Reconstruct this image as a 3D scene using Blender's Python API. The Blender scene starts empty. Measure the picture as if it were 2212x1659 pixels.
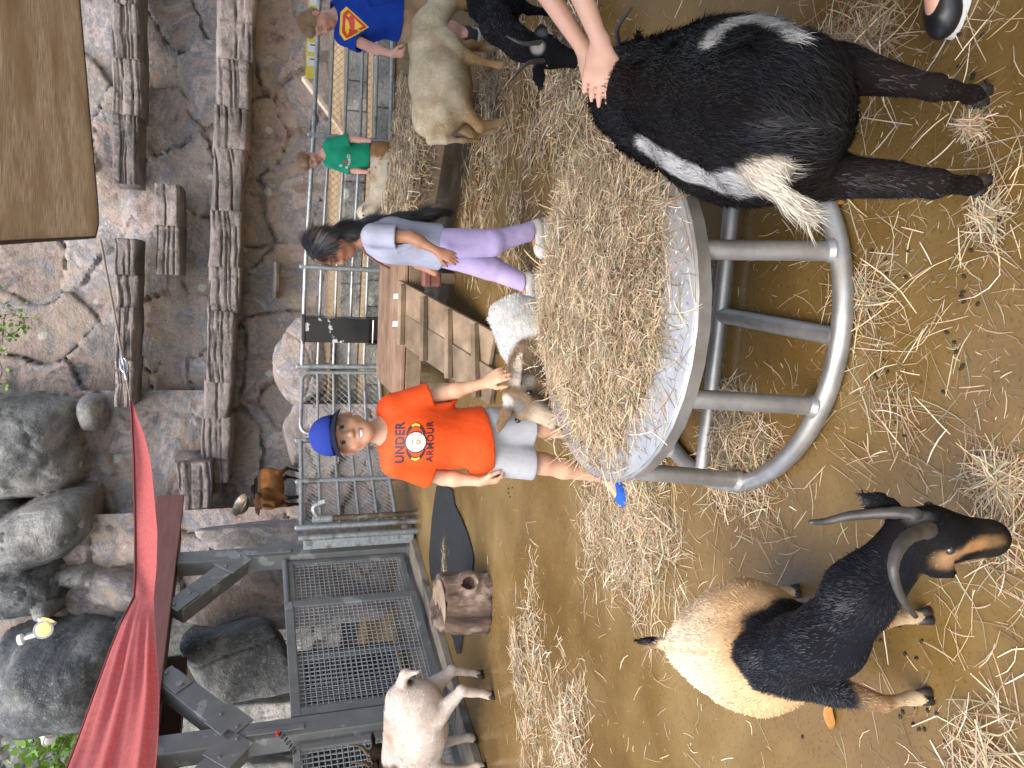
import bpy, bmesh, math, random
import numpy as np
from mathutils import Vector, Matrix
from mathutils.bvhtree import BVHTree
rng = np.random.default_rng(7); random.seed(7)
sc = bpy.context.scene
COL = sc.collection

# ------------------------------------------------------------------ camera, sky, sun, exposure
PITCH = math.radians(19.0); CAMH = 1.65; FPX = 1658.0
cam_d = bpy.data.cameras.new('camera'); cam = bpy.data.objects.new('camera', cam_d); COL.objects.link(cam)
_F = Vector((0, math.cos(PITCH), -math.sin(PITCH))); _U = Vector((0, math.sin(PITCH), math.cos(PITCH))); _R = Vector((1, 0, 0))
# the photograph was taken with the phone on its side: world-up points to the left of the picture
cam.matrix_world = Matrix(((-_U.x, _R.x, -_F.x, 0), (-_U.y, _R.y, -_F.y, 0), (-_U.z, _R.z, -_F.z, CAMH), (0, 0, 0, 1)))
cam_d.sensor_fit = 'HORIZONTAL'; cam_d.sensor_width = 36.0; cam_d.lens = 36.0 * FPX / 2212.0
cam_d.clip_start = 0.05; cam_d.clip_end = 400
sc.camera = cam

w = bpy.data.worlds.new('World'); sc.world = w; w.use_nodes = True
nt = w.node_tree; bg = nt.nodes['Background']
sky = nt.nodes.new('ShaderNodeTexSky'); sky.sky_type = 'NISHITA'; sky.sun_disc = False
SUN_EL, SUN_AZ = math.radians(58), math.radians(205)
sky.sun_elevation = SUN_EL; sky.sun_rotation = SUN_AZ
sky.air_density = 1.0; sky.dust_density = 3.5; sky.ozone_density = 0.6
nt.links.new(sky.outputs[0], bg.inputs[0]); bg.inputs[1].default_value = 0.15
sd = bpy.data.lights.new('sun', 'SUN'); sd.energy = 1.0; sd.angle = math.radians(60); sd.color = (1.0, 0.965, 0.92)
so = bpy.data.objects.new('sun', sd); COL.objects.link(so)
_sv = Vector((math.sin(SUN_AZ) * math.cos(SUN_EL), math.cos(SUN_AZ) * math.cos(SUN_EL), math.sin(SUN_EL)))
so.rotation_euler = _sv.to_track_quat('Z', 'Y').to_euler(); so.location = (0, 0, 12)
sc.view_settings.view_transform = 'Standard'; sc.view_settings.look = 'None'
sc.view_settings.gamma = 1.0; sc.view_settings.exposure = 1.6
sc.render.engine = 'CYCLES'
sc.cycles.max_bounces = 6; sc.cycles.diffuse_bounces = 3; sc.cycles.glossy_bounces = 2; sc.cycles.transmission_bounces = 3; sc.cycles.transparent_max_bounces = 6
sc.cycles.use_denoising = True

# ------------------------------------------------------------------ survey helpers: photo point -> place
def ray(ix, iy):
    u = (829.5 - iy) / FPX; v = (ix - 1106.0) / FPX
    return np.array(_F + _R * u - _U * v)
def G(ix, iy, z=0.0):
    r = ray(ix, iy); t = (z - CAMH) / r[2]; return np.array((r[0] * t, r[1] * t, z))
def PY(ix, iy, y):
    r = ray(ix, iy); t = y / r[1]; return np.array((r[0] * t, y, CAMH + r[2] * t))

# ------------------------------------------------------------------ numpy noise
def _h(ix, iy, iz, seed):
    n = (ix * 374761393 + iy * 668265263 + iz * 2147483647 + seed * 974711) & 0xffffffff
    n = ((n ^ (n >> 13)) * 1274126177) & 0xffffffff
    n = ((n ^ (n >> 16)) * 2246822519) & 0xffffffff
    return ((n ^ (n >> 15)) & 0xffff) / 32767.5 - 1.0
def vn(P, s=1.0, seed=0):
    P = np.asarray(P, dtype=np.float64) * s; i = np.floor(P).astype(np.int64); f = P - i; f = f * f * (3 - 2 * f)
    r = 0
    for dx in (0, 1):
        for dy in (0, 1):
            for dz in (0, 1):
                r = r + _h(i[..., 0] + dx, i[..., 1] + dy, i[..., 2] + dz, seed) * (f[..., 0] if dx else 1 - f[..., 0]) * (f[..., 1] if dy else 1 - f[..., 1]) * (f[..., 2] if dz else 1 - f[..., 2])
    return r
def fbm(P, s=1.0, o=4, seed=0):
    r = 0; a = 1.0
    for k in range(o):
        r = r + a * vn(P, s, seed + 17 * k); s *= 2.03; a *= .5
    return r / 1.9
def sst(x, a, b):
    t = np.clip((x - a) / (b - a), 0, 1); return t * t * (3 - 2 * t)

# ------------------------------------------------------------------ materials
def lin(c):
    return tuple(((x / 255) / 12.92 if x / 255 <= .04045 else ((x / 255 + .055) / 1.055) ** 2.4) for x in c)
def mat(name, c1=(.5, .5, .5), c2=None, scale=6, rough=.7, metal=0, bump=0, bscale=None, bdist=.01, detail=5, attr=False, amt=.25,
        stretch=(1, 1, 1), c3=None, s3=2.0, t3=(.55, .65), rough2=None, rscale=2, spec=.5, sss=0, coat=0, rnd=0, bstretch=None, trans=0):
    m = bpy.data.materials.new(name); m.use_nodes = True; n = m.node_tree.nodes; l = m.node_tree.links
    b = n['Principled BSDF']; b.inputs['Roughness'].default_value = rough; b.inputs['Metallic'].default_value = metal
    b.inputs['Specular IOR Level'].default_value = spec
    tc = n.new('ShaderNodeTexCoord'); mp = n.new('ShaderNodeMapping'); mp.inputs['Scale'].default_value = stretch
    l.new(tc.outputs['Object'], mp.inputs[0])
    nz = n.new('ShaderNodeTexNoise'); nz.inputs['Scale'].default_value = scale; nz.inputs['Detail'].default_value = detail; nz.inputs['Roughness'].default_value = .62
    l.new(mp.outputs[0], nz.inputs['Vector'])
    if attr:
        a = n.new('ShaderNodeAttribute'); a.attribute_name = 'Col'
        hs = n.new('ShaderNodeMath'); hs.operation = 'MULTIPLY_ADD'; hs.inputs[1].default_value = amt * 2.4; hs.inputs[2].default_value = 1 - amt * 1.2
        l.new(nz.outputs[0], hs.inputs[0])
        mx = n.new('ShaderNodeVectorMath'); mx.operation = 'SCALE'; l.new(a.outputs['Color'], mx.inputs[0]); l.new(hs.outputs[0], mx.inputs['Scale']); col = mx.outputs[0]
    else:
        cr = n.new('ShaderNodeValToRGB'); cr.color_ramp.elements[0].position = .36; cr.color_ramp.elements[1].position = .66
        cr.color_ramp.elements[0].color = (*c1, 1); cr.color_ramp.elements[1].color = (*(c2 or c1), 1)
        l.new(nz.outputs[0], cr.inputs[0]); col = cr.outputs[0]
    if c3:
        n3 = n.new('ShaderNodeTexNoise'); n3.inputs['Scale'].default_value = s3; n3.inputs['Detail'].default_value = 5; l.new(tc.outputs['Object'], n3.inputs['Vector'])
        mr = n.new('ShaderNodeMapRange'); mr.inputs[1].default_value = t3[0]; mr.inputs[2].default_value = t3[1]; l.new(n3.outputs[0], mr.inputs[0])
        m3 = n.new('ShaderNodeMix'); m3.data_type = 'RGBA'; l.new(mr.outputs[0], m3.inputs[0]); l.new(col, m3.inputs[6]); m3.inputs[7].default_value = (*c3, 1); col = m3.outputs[2]
    if rnd:
        oi = n.new('ShaderNodeObjectInfo'); ma = n.new('ShaderNodeMath'); ma.operation = 'MULTIPLY_ADD'; ma.inputs[1].default_value = 2 * rnd; ma.inputs[2].default_value = 1 - rnd
        l.new(oi.outputs['Random'], ma.inputs[0]); sx = n.new('ShaderNodeVectorMath'); sx.operation = 'SCALE'; l.new(col, sx.inputs[0]); l.new(ma.outputs[0], sx.inputs['Scale']); col = sx.outputs[0]
    l.new(col, b.inputs['Base Color'])
    if rough2 is not None:
        nr = n.new('ShaderNodeTexNoise'); nr.inputs['Scale'].default_value = rscale; nr.inputs['Detail'].default_value = 4; l.new(tc.outputs['Object'], nr.inputs['Vector'])
        mr = n.new('ShaderNodeMapRange'); mr.inputs[1].default_value = .42; mr.inputs[2].default_value = .6; mr.inputs[3].default_value = rough; mr.inputs[4].default_value = rough2
        l.new(nr.outputs[0], mr.inputs[0]); l.new(mr.outputs[0], b.inputs['Roughness'])
    if bump:
        nb = n.new('ShaderNodeTexNoise'); nb.inputs['Scale'].default_value = bscale or scale * 4; nb.inputs['Detail'].default_value = 6; nb.inputs['Roughness'].default_value = .65
        src = mp.outputs[0]
        if bstretch:
            mb = n.new('ShaderNodeMapping'); mb.inputs['Scale'].default_value = bstretch; l.new(tc.outputs['Object'], mb.inputs[0]); src = mb.outputs[0]
        l.new(src, nb.inputs['Vector'])
        bp = n.new('ShaderNodeBump'); bp.inputs['Strength'].default_value = bump; bp.inputs['Distance'].default_value = bdist
        l.new(nb.outputs[0], bp.inputs['Height']); l.new(bp.outputs[0], b.inputs['Normal'])
    if sss: b.inputs['Subsurface Weight'].default_value = sss; b.inputs['Subsurface Radius'].default_value = (.012, .005, .003); b.inputs['Subsurface Scale'].default_value = 1.0
    if coat: b.inputs['Coat Weight'].default_value = coat; b.inputs['Coat Roughness'].default_value = .15
    if trans:
        tr = n.new('ShaderNodeBsdfTranslucent'); l.new(col, tr.inputs[0]); ms = n.new('ShaderNodeMixShader'); ms.inputs[0].default_value = trans
        l.new(b.outputs[0], ms.inputs[1]); l.new(tr.outputs[0], ms.inputs[2]); l.new(ms.outputs[0], n['Material Output'].inputs[0])
    return m

# ------------------------------------------------------------------ mesh building
def newmesh(name, V, F, cols=None, smooth=True):
    me = bpy.data.meshes.new(name)
    V = np.asarray(V, dtype=np.float32)
    if isinstance(F, np.ndarray):
        k = F.shape[1]; me.vertices.add(len(V)); me.vertices.foreach_set('co', V.ravel()); me.loops.add(F.size); me.loops.foreach_set('vertex_index', F.ravel().astype(np.int32))
        me.polygons.add(len(F)); me.polygons.foreach_set('loop_start', np.arange(0, F.size, k, dtype=np.int32)); me.update(calc_edges=True)
    else:
        me.from_pydata([tuple(map(float, v)) for v in V], [], [tuple(int(i) for i in f) for f in F]); me.update()
    if cols is not None:
        a = me.color_attributes.new('Col', 'FLOAT_COLOR', 'POINT'); c = np.ones((len(V), 4), np.float32); c[:, :3] = cols; a.data.foreach_set('color', c.ravel())
    if smooth: me.polygons.foreach_set('use_smooth', np.ones(len(me.polygons), dtype=bool))
    return me
def link(name, me, m=None, parent=None, loc=None):
    o = bpy.data.objects.new(name, me); COL.objects.link(o)
    if m is not None and me is not None and not len(me.materials): me.materials.append(m)
    if parent is not None: o.parent = parent
    if loc is not None: o.location = loc
    return o
def tag(o, label=None, cat=None, group=None, kind=None):
    if label: o['label'] = label
    if cat: o['category'] = cat
    if group: o['group'] = group
    if kind: o['kind'] = kind
    return o
def thing(name, loc, label, cat, group=None, kind=None):
    o = bpy.data.objects.new(name, None); COL.objects.link(o); o.location = tuple(map(float, loc)); o.empty_display_size = .1
    return tag(o, label, cat, group, kind)
def orgof(p):
    o = np.zeros(3)
    while p is not None: o = o + np.array(p.location); p = p.parent
    return o
def frame_of(d):
    d = np.asarray(d, float); d = d / np.linalg.norm(d); a = np.array((0, 0, 1.)) if abs(d[2]) < .95 else np.array((1., 0, 0))
    s = np.cross(d, a); s /= np.linalg.norm(s); return d, s, np.cross(s, d)
class MB:
    def __init__(s): s.V = []; s.F = []; s.C = []; s.n = 0
    def add(s, V, F, c=None):
        V = np.asarray(V, float); s.V.append(V); s.F += [tuple(i + s.n for i in f) for f in F]; s.C.append(np.tile(c if c is not None else (1, 1, 1), (len(V), 1))); s.n += len(V); return s
    def box(s, c, size, rz=0, ch=.004, R=None, col=None):
        hx, hy, hz = [max(v / 2, 1e-4) for v in size]; ch = min(ch, hx * .45, hy * .45, hz * .45); V = []
        for sx in (-1, 1):
            for sy in (-1, 1):
                for sz in (-1, 1):
                    V += [(sx * hx, sy * (hy - ch), sz * (hz - ch)), (sx * (hx - ch), sy * hy, sz * (hz - ch)), (sx * (hx - ch), sy * (hy - ch), sz * hz)]
        i = lambda x, y, z, k: ((x * 2 + y) * 2 + z) * 3 + k
        F = []
        for q in (0, 1):
            f = [i(q, 0, 0, 0), i(q, 1, 0, 0), i(q, 1, 1, 0), i(q, 0, 1, 0)]; F.append(f if q else f[::-1])
            f = [i(0, q, 0, 1), i(0, q, 1, 1), i(1, q, 1, 1), i(1, q, 0, 1)]; F.append(f if q else f[::-1])
            f = [i(0, 0, q, 2), i(1, 0, q, 2), i(1, 1, q, 2), i(0, 1, q, 2)]; F.append(f if q else f[::-1])
        for x in (0, 1):
            for y in (0, 1): 
                f = [i(x, y, 0, 0), i(x, y, 1, 0), i(x, y, 1, 1), i(x, y, 0, 1)]; F.append(f if (x + y) % 2 else f[::-1])
        for x in (0, 1):
            for z in (0, 1):
                f = [i(x, 0, z, 0), i(x, 1, z, 0), i(x, 1, z, 2), i(x, 0, z, 2)]; F.append(f[::-1] if (x + z) % 2 else f)
        for y in (0, 1):
            for z in (0, 1):
                f = [i(0, y, z, 1), i(1, y, z, 1), i(1, y, z, 2), i(0, y, z, 2)]; F.append(f if (y + z) % 2 else f[::-1])
        for x in (0, 1):
            for y in (0, 1):
                for z in (0, 1):
                    f = [i(x, y, z, 0), i(x, y, z, 1), i(x, y, z, 2)]; F.append(f if (x + y + z) % 2 else f[::-1])
        V = np.array(V)
        if R is None:
            cz, sz = math.cos(rz), math.sin(rz); R = np.array(((cz, -sz, 0), (sz, cz, 0), (0, 0, 1)))
        return s.add(V @ np.asarray(R).T + np.asarray(c, float), F, col)
    def beam(s, a, b, wd, ht, up=(0, 0, 1), ch=.004, col=None):
        a = np.asarray(a, float); b = np.asarray(b, float); d = b - a; L = np.linalg.norm(d); d = d / L; up = np.asarray(up, float)
        if abs(d @ up) > .98: up = np.array((0, 1., 0))
        sd_ = np.cross(d, up); sd_ /= np.linalg.norm(sd_); u = np.cross(sd_, d)
        return s.box((a + b) / 2, (L, wd, ht), R=np.stack((d, sd_, u), 1) if np.linalg.det(np.stack((d, sd_, u), 1)) > 0 else np.stack((d, -sd_, u), 1), ch=ch, col=col)
    def tube(s, P, r, n=10, cap=True, col=None, closed=False):
        P = np.asarray(P, float); r = np.broadcast_to(np.asarray(r, float), (len(P),)); T = np.gradient(P, axis=0)
        if closed: T = np.roll(P, -1, 0) - np.roll(P, 1, 0)
        V = []; _, sd_, _ = frame_of(T[0])
        for k in range(len(P)):
            t = T[k] / (np.linalg.norm(T[k]) + 1e-9); sd_ = sd_ - t * (sd_ @ t); sd_ /= np.linalg.norm(sd_) + 1e-9; u = np.cross(t, sd_)
            an = np.arange(n) * 2 * math.pi / n
            V.append(P[k] + r[k] * (np.cos(an)[:, None] * sd_ + np.sin(an)[:, None] * u))
        V = np.concatenate(V); F = []
        m = len(P) if closed else len(P) - 1
        for k in range(m):
            k2 = (k + 1) % len(P)
            for j in range(n): F.append((k * n + j, k * n + (j + 1) % n, k2 * n + (j + 1) % n, k2 * n + j))
        if cap and not closed: F.append(tuple(range(n))[::-1]); F.append(tuple((len(P) - 1) * n + j for j in range(n)))
        return s.add(V, F, col)
    def lathe(s, prof, c=(0, 0, 0), n=32, col=None, cap=True, axis=None):
        prof = list(prof); V = []
        for (r, z) in prof:
            for j in range(n): V.append((r * math.cos(j * 2 * math.pi / n), r * math.sin(j * 2 * math.pi / n), z))
        F = []
        for k in range(len(prof) - 1):
            for j in range(n): F.append((k * n + j, k * n + (j + 1) % n, (k + 1) * n + (j + 1) % n, (k + 1) * n + j))
        if cap: F.append(tuple(range(n))[::-1]); F.append(tuple((len(prof) - 1) * n + j for j in range(n)))
        V = np.array(V)
        if axis is not None:
            d, a, b = frame_of(axis); V = V[:, :1] * a + V[:, 1:2] * b + V[:, 2:] * d
        return s.add(V + np.asarray(c, float), F, col)
    def poly(s, P, z0, z1, col=None):
        n = len(P); V = [(p[0], p[1], z0) for p in P] + [(p[0], p[1], z1) for p in P]
        return s.add(V, [tuple(range(n))[::-1], tuple(range(n, 2 * n))] + [(i, (i + 1) % n, n + (i + 1) % n, n + i) for i in range(n)], col)
    def build(s, name, m, parent=None, smooth=False, cols=False, angle=None):
        V = np.concatenate(s.V); org = orgof(parent)
        me = newmesh(name, V - org, s.F, np.concatenate(s.C) if cols else None, smooth or angle is not None)
        if angle is not None:
            try: me.set_sharp_from_angle(angle=math.radians(angle))
            except Exception: pass
        return link(name, me, m, parent)
def pbox(name, c, size, m, parent, **k): return MB().box(c, size, **k).build(name, m, parent)
def pbeam(name, a, b, wd, ht, m, parent, **k): return MB().beam(a, b, wd, ht, **k).build(name, m, parent)
def ptube(name, P, r, m, parent, n=12, **k): return MB().tube(P, r, n, **k).build(name, m, parent, angle=40)
def arc(P0, P1, P2, n=10):
    t = np.linspace(0, 1, n)[:, None]; return (1 - t) ** 2 * np.asarray(P0, float) + 2 * t * (1 - t) * np.asarray(P1, float) + t * t * np.asarray(P2, float)
def spline(P, n=30):
    P = np.asarray(P, float); Q = np.vstack((2 * P[0] - P[1], P, 2 * P[-1] - P[-2])); m = len(P) - 1; out = []
    for t in np.linspace(0, m - 1e-6, n):
        i = int(t); f = t - i; a, b, c, d = Q[i:i + 4]
        out.append(.5 * (2 * b + (c - a) * f + (2 * a - 5 * b + 4 * c - d) * f * f + (3 * b - a - 3 * c + d) * f ** 3))
    return np.array(out)

# ------------------------------------------------------------------ implicit surfaces for bodies, cloth and rocks
class SDF:
    def __init__(s, lo, hi, h):
        s.lo = np.asarray(lo, float); s.h = h; s.n = np.ceil((np.asarray(hi, float) - s.lo) / h).astype(int) + 1
        s.F = np.full(s.n, 0.5, np.float32)
        s.ax = [s.lo[k] + h * np.arange(s.n[k]) for k in range(3)]
    def sub(s, lo, hi):
        a = np.clip(np.floor((lo - s.lo) / s.h).astype(int), 0, s.n - 1); b = np.clip(np.ceil((hi - s.lo) / s.h).astype(int) + 1, 1, s.n)
        sl = tuple(slice(a[k], b[k]) for k in range(3))
        X = np.stack(np.meshgrid(*[s.ax[k][sl[k]] for k in range(3)], indexing='ij'), -1)
        return sl, X
    def mix(s, sl, d, k, op):
        A = s.F[sl]; d = d.astype(np.float32)
        if op == '-': A, d = A, -d; hh = np.maximum(k - np.abs(A - d), 0) / k; s.F[sl] = np.maximum(A, d) + hh * hh * k * .25
        else: hh = np.maximum(k - np.abs(A - d), 0) / k; s.F[sl] = np.minimum(A, d) - hh * hh * k * .25
    def cap(s, a, b, ra, rb=None, k=.03, op='+', fl=None):
        rb = ra if rb is None else rb; a = np.asarray(a, float); b = np.asarray(b, float); r = max(ra, rb) + k + 3 * s.h
        if fl is not None and fl[1] > 1: r = r * fl[1]
        sl, X = s.sub(np.minimum(a, b) - r, np.maximum(a, b) + r); ab = b - a
        if 0 in X.shape: return s
        if fl is not None:
            n = np.asarray(fl[0], float); n = n / np.linalg.norm(n); q = X - a; X = X + ((q @ n) * (1 / fl[1] - 1))[..., None] * n
        q = X - a; t = np.clip((q @ ab) / max(ab @ ab, 1e-9), 0, 1)
        d = np.sqrt(((q - t[..., None] * ab) ** 2).sum(-1)) - (ra + t * (rb - ra)); s.mix(sl, d, k, op); return s
    def chain(s, P, R, k=.03, op='+', fl=None):
        for i in range(len(P) - 1): s.cap(P[i], P[i + 1], R[i], R[i + 1], k, op, fl)
        return s
    def ell(s, c, r, R=None, k=.03, op='+'):
        c = np.asarray(c, float); r = np.asarray(r, float); m = max(r) + k + 3 * s.h
        sl, X = s.sub(c - m, c + m); q = X - c
        if 0 in X.shape: return s
        if R is not None: q = q @ np.asarray(R)
        k0 = np.sqrt(((q / r) ** 2).sum(-1)); k1 = np.sqrt(((q / (r * r)) ** 2).sum(-1)) + 1e-9
        s.mix(sl, np.where(k0 < 1e-3, -min(r), k0 * (k0 - 1) / k1), k, op); return s
    def cut(s, p, n):
        n = np.asarray(n, float); n = n / np.linalg.norm(n); q = [(s.ax[k] - p[k]) * n[k] for k in range(3)]
        s.F = np.maximum(s.F, (q[0][:, None, None] + q[1][None, :, None] + q[2][None, None, :]).astype(np.float32)); return s
    def noise(s, amp, scale, seed=0, o=2, stretch=(1, 1, 1)):
        msk = np.abs(s.F) < amp * 2 + s.h * 2; X = s.lo + s.h * np.argwhere(msk)
        s.F[msk] += (amp * fbm(X * np.array(stretch), scale, o, seed)).astype(np.float32); return s
    def shell(s, t): s.F = np.maximum(s.F, -(s.F + t)); return s
    def mesh(s, smooth=1):
        F = s.F.astype(np.float64); h = s.h; n = np.array(F.shape); I = F < 0
        c = [(x, y, z) for x in (0, 1) for y in (0, 1) for z in (0, 1)]; m = n - 1
        g = lambda A, o: A[o[0]:o[0] + m[0], o[1]:o[1] + m[1], o[2]:o[2] + m[2]]
        cnt = sum(g(I, o).astype(np.int8) for o in c); act = (cnt > 0) & (cnt < 8); ai = np.argwhere(act)
        acc = np.zeros((len(ai), 3)); num = np.zeros(len(ai))
        for o in c:
            for ax in range(3):
                if o[ax]: continue
                o2 = list(o); o2[ax] = 1
                f0 = F[ai[:, 0] + o[0], ai[:, 1] + o[1], ai[:, 2] + o[2]]; f1 = F[ai[:, 0] + o2[0], ai[:, 1] + o2[1], ai[:, 2] + o2[2]]
                cr = (f0 < 0) != (f1 < 0); t = np.where(cr, f0 / np.where(cr, f0 - f1, 1), 0); p = np.tile(np.array(o, float), (len(ai), 1)); p[:, ax] += t
                acc += p * cr[:, None]; num += cr
        V = s.lo + h * (ai + acc / num[:, None]); idx = np.full(m, -1, np.int64); idx[act] = np.arange(len(ai)); Fc = []
        for ax in range(3):
            b, d = (ax + 1) % 3, (ax + 2) % 3; lo_ = [slice(1, m[k]) for k in range(3)]; lo_[ax] = slice(0, m[ax])
            hi_ = list(lo_); hi_[ax] = slice(1, m[ax] + 1); A = I[tuple(lo_)]; B = I[tuple(hi_)]
            for ori, msk in ((0, A & ~B), (1, ~A & B)):
                e = np.argwhere(msk)
                if not len(e): continue
                off = np.ones(3, int); off[ax] = 0; e = e + off
                q = []
                for (db, dd) in ((-1, -1), (0, -1), (0, 0), (-1, 0)):
                    ee = e.copy(); ee[:, b] += db; ee[:, d] += dd; q.append(idx[ee[:, 0], ee[:, 1], ee[:, 2]])
                q = np.stack(q, 1); Fc.append(q if ori == 0 else q[:, ::-1])
        Fc = np.concatenate(Fc); Fc = Fc[(Fc >= 0).all(1)]
        for _ in range(smooth):
            S = np.zeros_like(V); N = np.zeros(len(V))
            for j in range(4):
                np.add.at(S, Fc[:, j], V[Fc[:, (j + 1) % 4]] + V[Fc[:, (j + 3) % 4]]); np.add.at(N, Fc[:, j], 2)
            V = V + .5 * (S / np.maximum(N, 1)[:, None] - V)
        return V, Fc.astype(np.int32)
def vnormals(V, F):
    n = np.cross(V[F[:, 2]] - V[F[:, 0]], V[F[:, 3]] - V[F[:, 1]]) if F.shape[1] == 4 else np.cross(V[F[:, 1]] - V[F[:, 0]], V[F[:, 2]] - V[F[:, 0]])
    N = np.zeros_like(V)
    for j in range(F.shape[1]): np.add.at(N, F[:, j], n)
    return N / (np.linalg.norm(N, axis=1)[:, None] + 1e-12)
def part(name, V, F, m, parent, cols=None, smooth=True):
    return link(name, newmesh(name, V - orgof(parent), F, cols, smooth), m, parent)
def Rz(a): c, s = math.cos(a), math.sin(a); return np.array(((c, -s, 0), (s, c, 0), (0, 0, 1.)))
def Rx(a): c, s = math.cos(a), math.sin(a); return np.array(((1., 0, 0), (0, c, -s), (0, s, c)))
def Ry(a): c, s = math.cos(a), math.sin(a); return np.array(((c, 0, s), (0, 1., 0), (-s, 0, c)))
# ================================================================== MATERIALS OF THE PLACE
def rock_mat(name, cols, dark=1.0, lichen=True, bscale=14):
    m = bpy.data.materials.new(name); m.use_nodes = True; n = m.node_tree.nodes; l = m.node_tree.links; b = n['Principled BSDF']; b.inputs['Roughness'].default_value = .88
    b.inputs['Specular IOR Level'].default_value = .3
    tc = n.new('ShaderNodeTexCoord'); P = tc.outputs['Object']
    def nz(s, d=6, r=.65, dist=0):
        q = n.new('ShaderNodeTexNoise'); q.inputs['Scale'].default_value = s; q.inputs['Detail'].default_value = d; q.inputs['Roughness'].default_value = r; q.inputs['Distortion'].default_value = dist; l.new(P, q.inputs['Vector']); return q.outputs[0]
    cr = n.new('ShaderNodeValToRGB'); e = cr.color_ramp.elements; e[0].position = .36; e[0].color = (*cols[0], 1); e[1].position = .64; e[1].color = (*cols[-1], 1)
    for i, c in enumerate(cols[1:-1]):
        q = e.new(.36 + .28 * (i + 1) / (len(cols) - 1)); q.color = (*c, 1)
    l.new(nz(1.15, 7, .7, .6), cr.inputs[0]); col = cr.outputs[0]
    def mixc(col, fac, c, lo, hi, mode='MIX', amt=1.0):
        mr = n.new('ShaderNodeMapRange'); mr.inputs[1].default_value = lo; mr.inputs[2].default_value = hi; mr.inputs[4].default_value = amt; l.new(fac, mr.inputs[0])
        mx = n.new('ShaderNodeMix'); mx.data_type = 'RGBA'; mx.blend_type = mode; l.new(mr.outputs[0], mx.inputs[0]); l.new(col, mx.inputs[6]); mx.inputs[7].default_value = (*c, 1); return mx.outputs[2]
    col = mixc(col, nz(9, 8, .75), (.07, .065, .06), .52, .74, amt=.5)
    col = mixc(col, nz(3.4, 8, .75, .4), (.055, .052, .048), .54, .72, amt=.6); col = mixc(col, nz(22, 6, .8), (.46, .41, .36), .55, .72, amt=.75); col = mixc(col, nz(48, 4, .8), (.06, .055, .05), .57, .72, amt=.6)
    col = mixc(col, nz(2.3, 5, .7), (.10, .12, .06), .60, .74, amt=.55)
    if lichen:
        v = n.new('ShaderNodeTexVoronoi'); v.inputs['Scale'].default_value = 1.7; l.new(P, v.inputs['Vector'])
        dd = n.new('ShaderNodeMath'); dd.operation = 'ADD'; l.new(v.outputs['Distance'], dd.inputs[0]); q = n.new('ShaderNodeMath'); q.operation = 'MULTIPLY'; q.inputs[1].default_value = .16; l.new(nz(12, 4), q.inputs[0]); l.new(q.outputs[0], dd.inputs[1])
        col = mixc(col, dd.outputs[0], (.44, .47, .41), .20, .17, amt=.75)
    oi = n.new('ShaderNodeObjectInfo'); ma = n.new('ShaderNodeMath'); ma.operation = 'MULTIPLY_ADD'; ma.inputs[1].default_value = .28; ma.inputs[2].default_value = .86 * dark; l.new(oi.outputs['Random'], ma.inputs[0])
    sx = n.new('ShaderNodeVectorMath'); sx.operation = 'SCALE'; l.new(col, sx.inputs[0]); l.new(ma.outputs[0], sx.inputs['Scale']); l.new(sx.outputs[0], b.inputs['Base Color'])
    bp = n.new('ShaderNodeBump'); bp.inputs['Strength'].default_value = .9; bp.inputs['Distance'].default_value = .05; l.new(nz(bscale, 10, .72), bp.inputs['Height']); l.new(bp.outputs[0], b.inputs['Normal'])
    return m
ROCK = rock_mat('rock_pink', [(.125, .123, .125), (.29, .222, .20), (.32, .265, .215), (.20, .20, .21), (.39, .335, .31), (.25, .195, .165)])
ROCKG = rock_mat('rock_grey', [(.06, .065, .064), (.15, .155, .147), (.25, .248, .23), (.38, .37, .34)], bscale=16)
ROCKD = rock_mat('rock_dark', [(.030, .034, .037), (.075, .082, .084), (.14, .147, .148), (.27, .275, .258)], bscale=12)
ROCKS = rock_mat('rock_strata', [(.08, .075, .072), (.18, .155, .142), (.255, .215, .195), (.33, .29, .265)], lichen=False, bscale=25)
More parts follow.
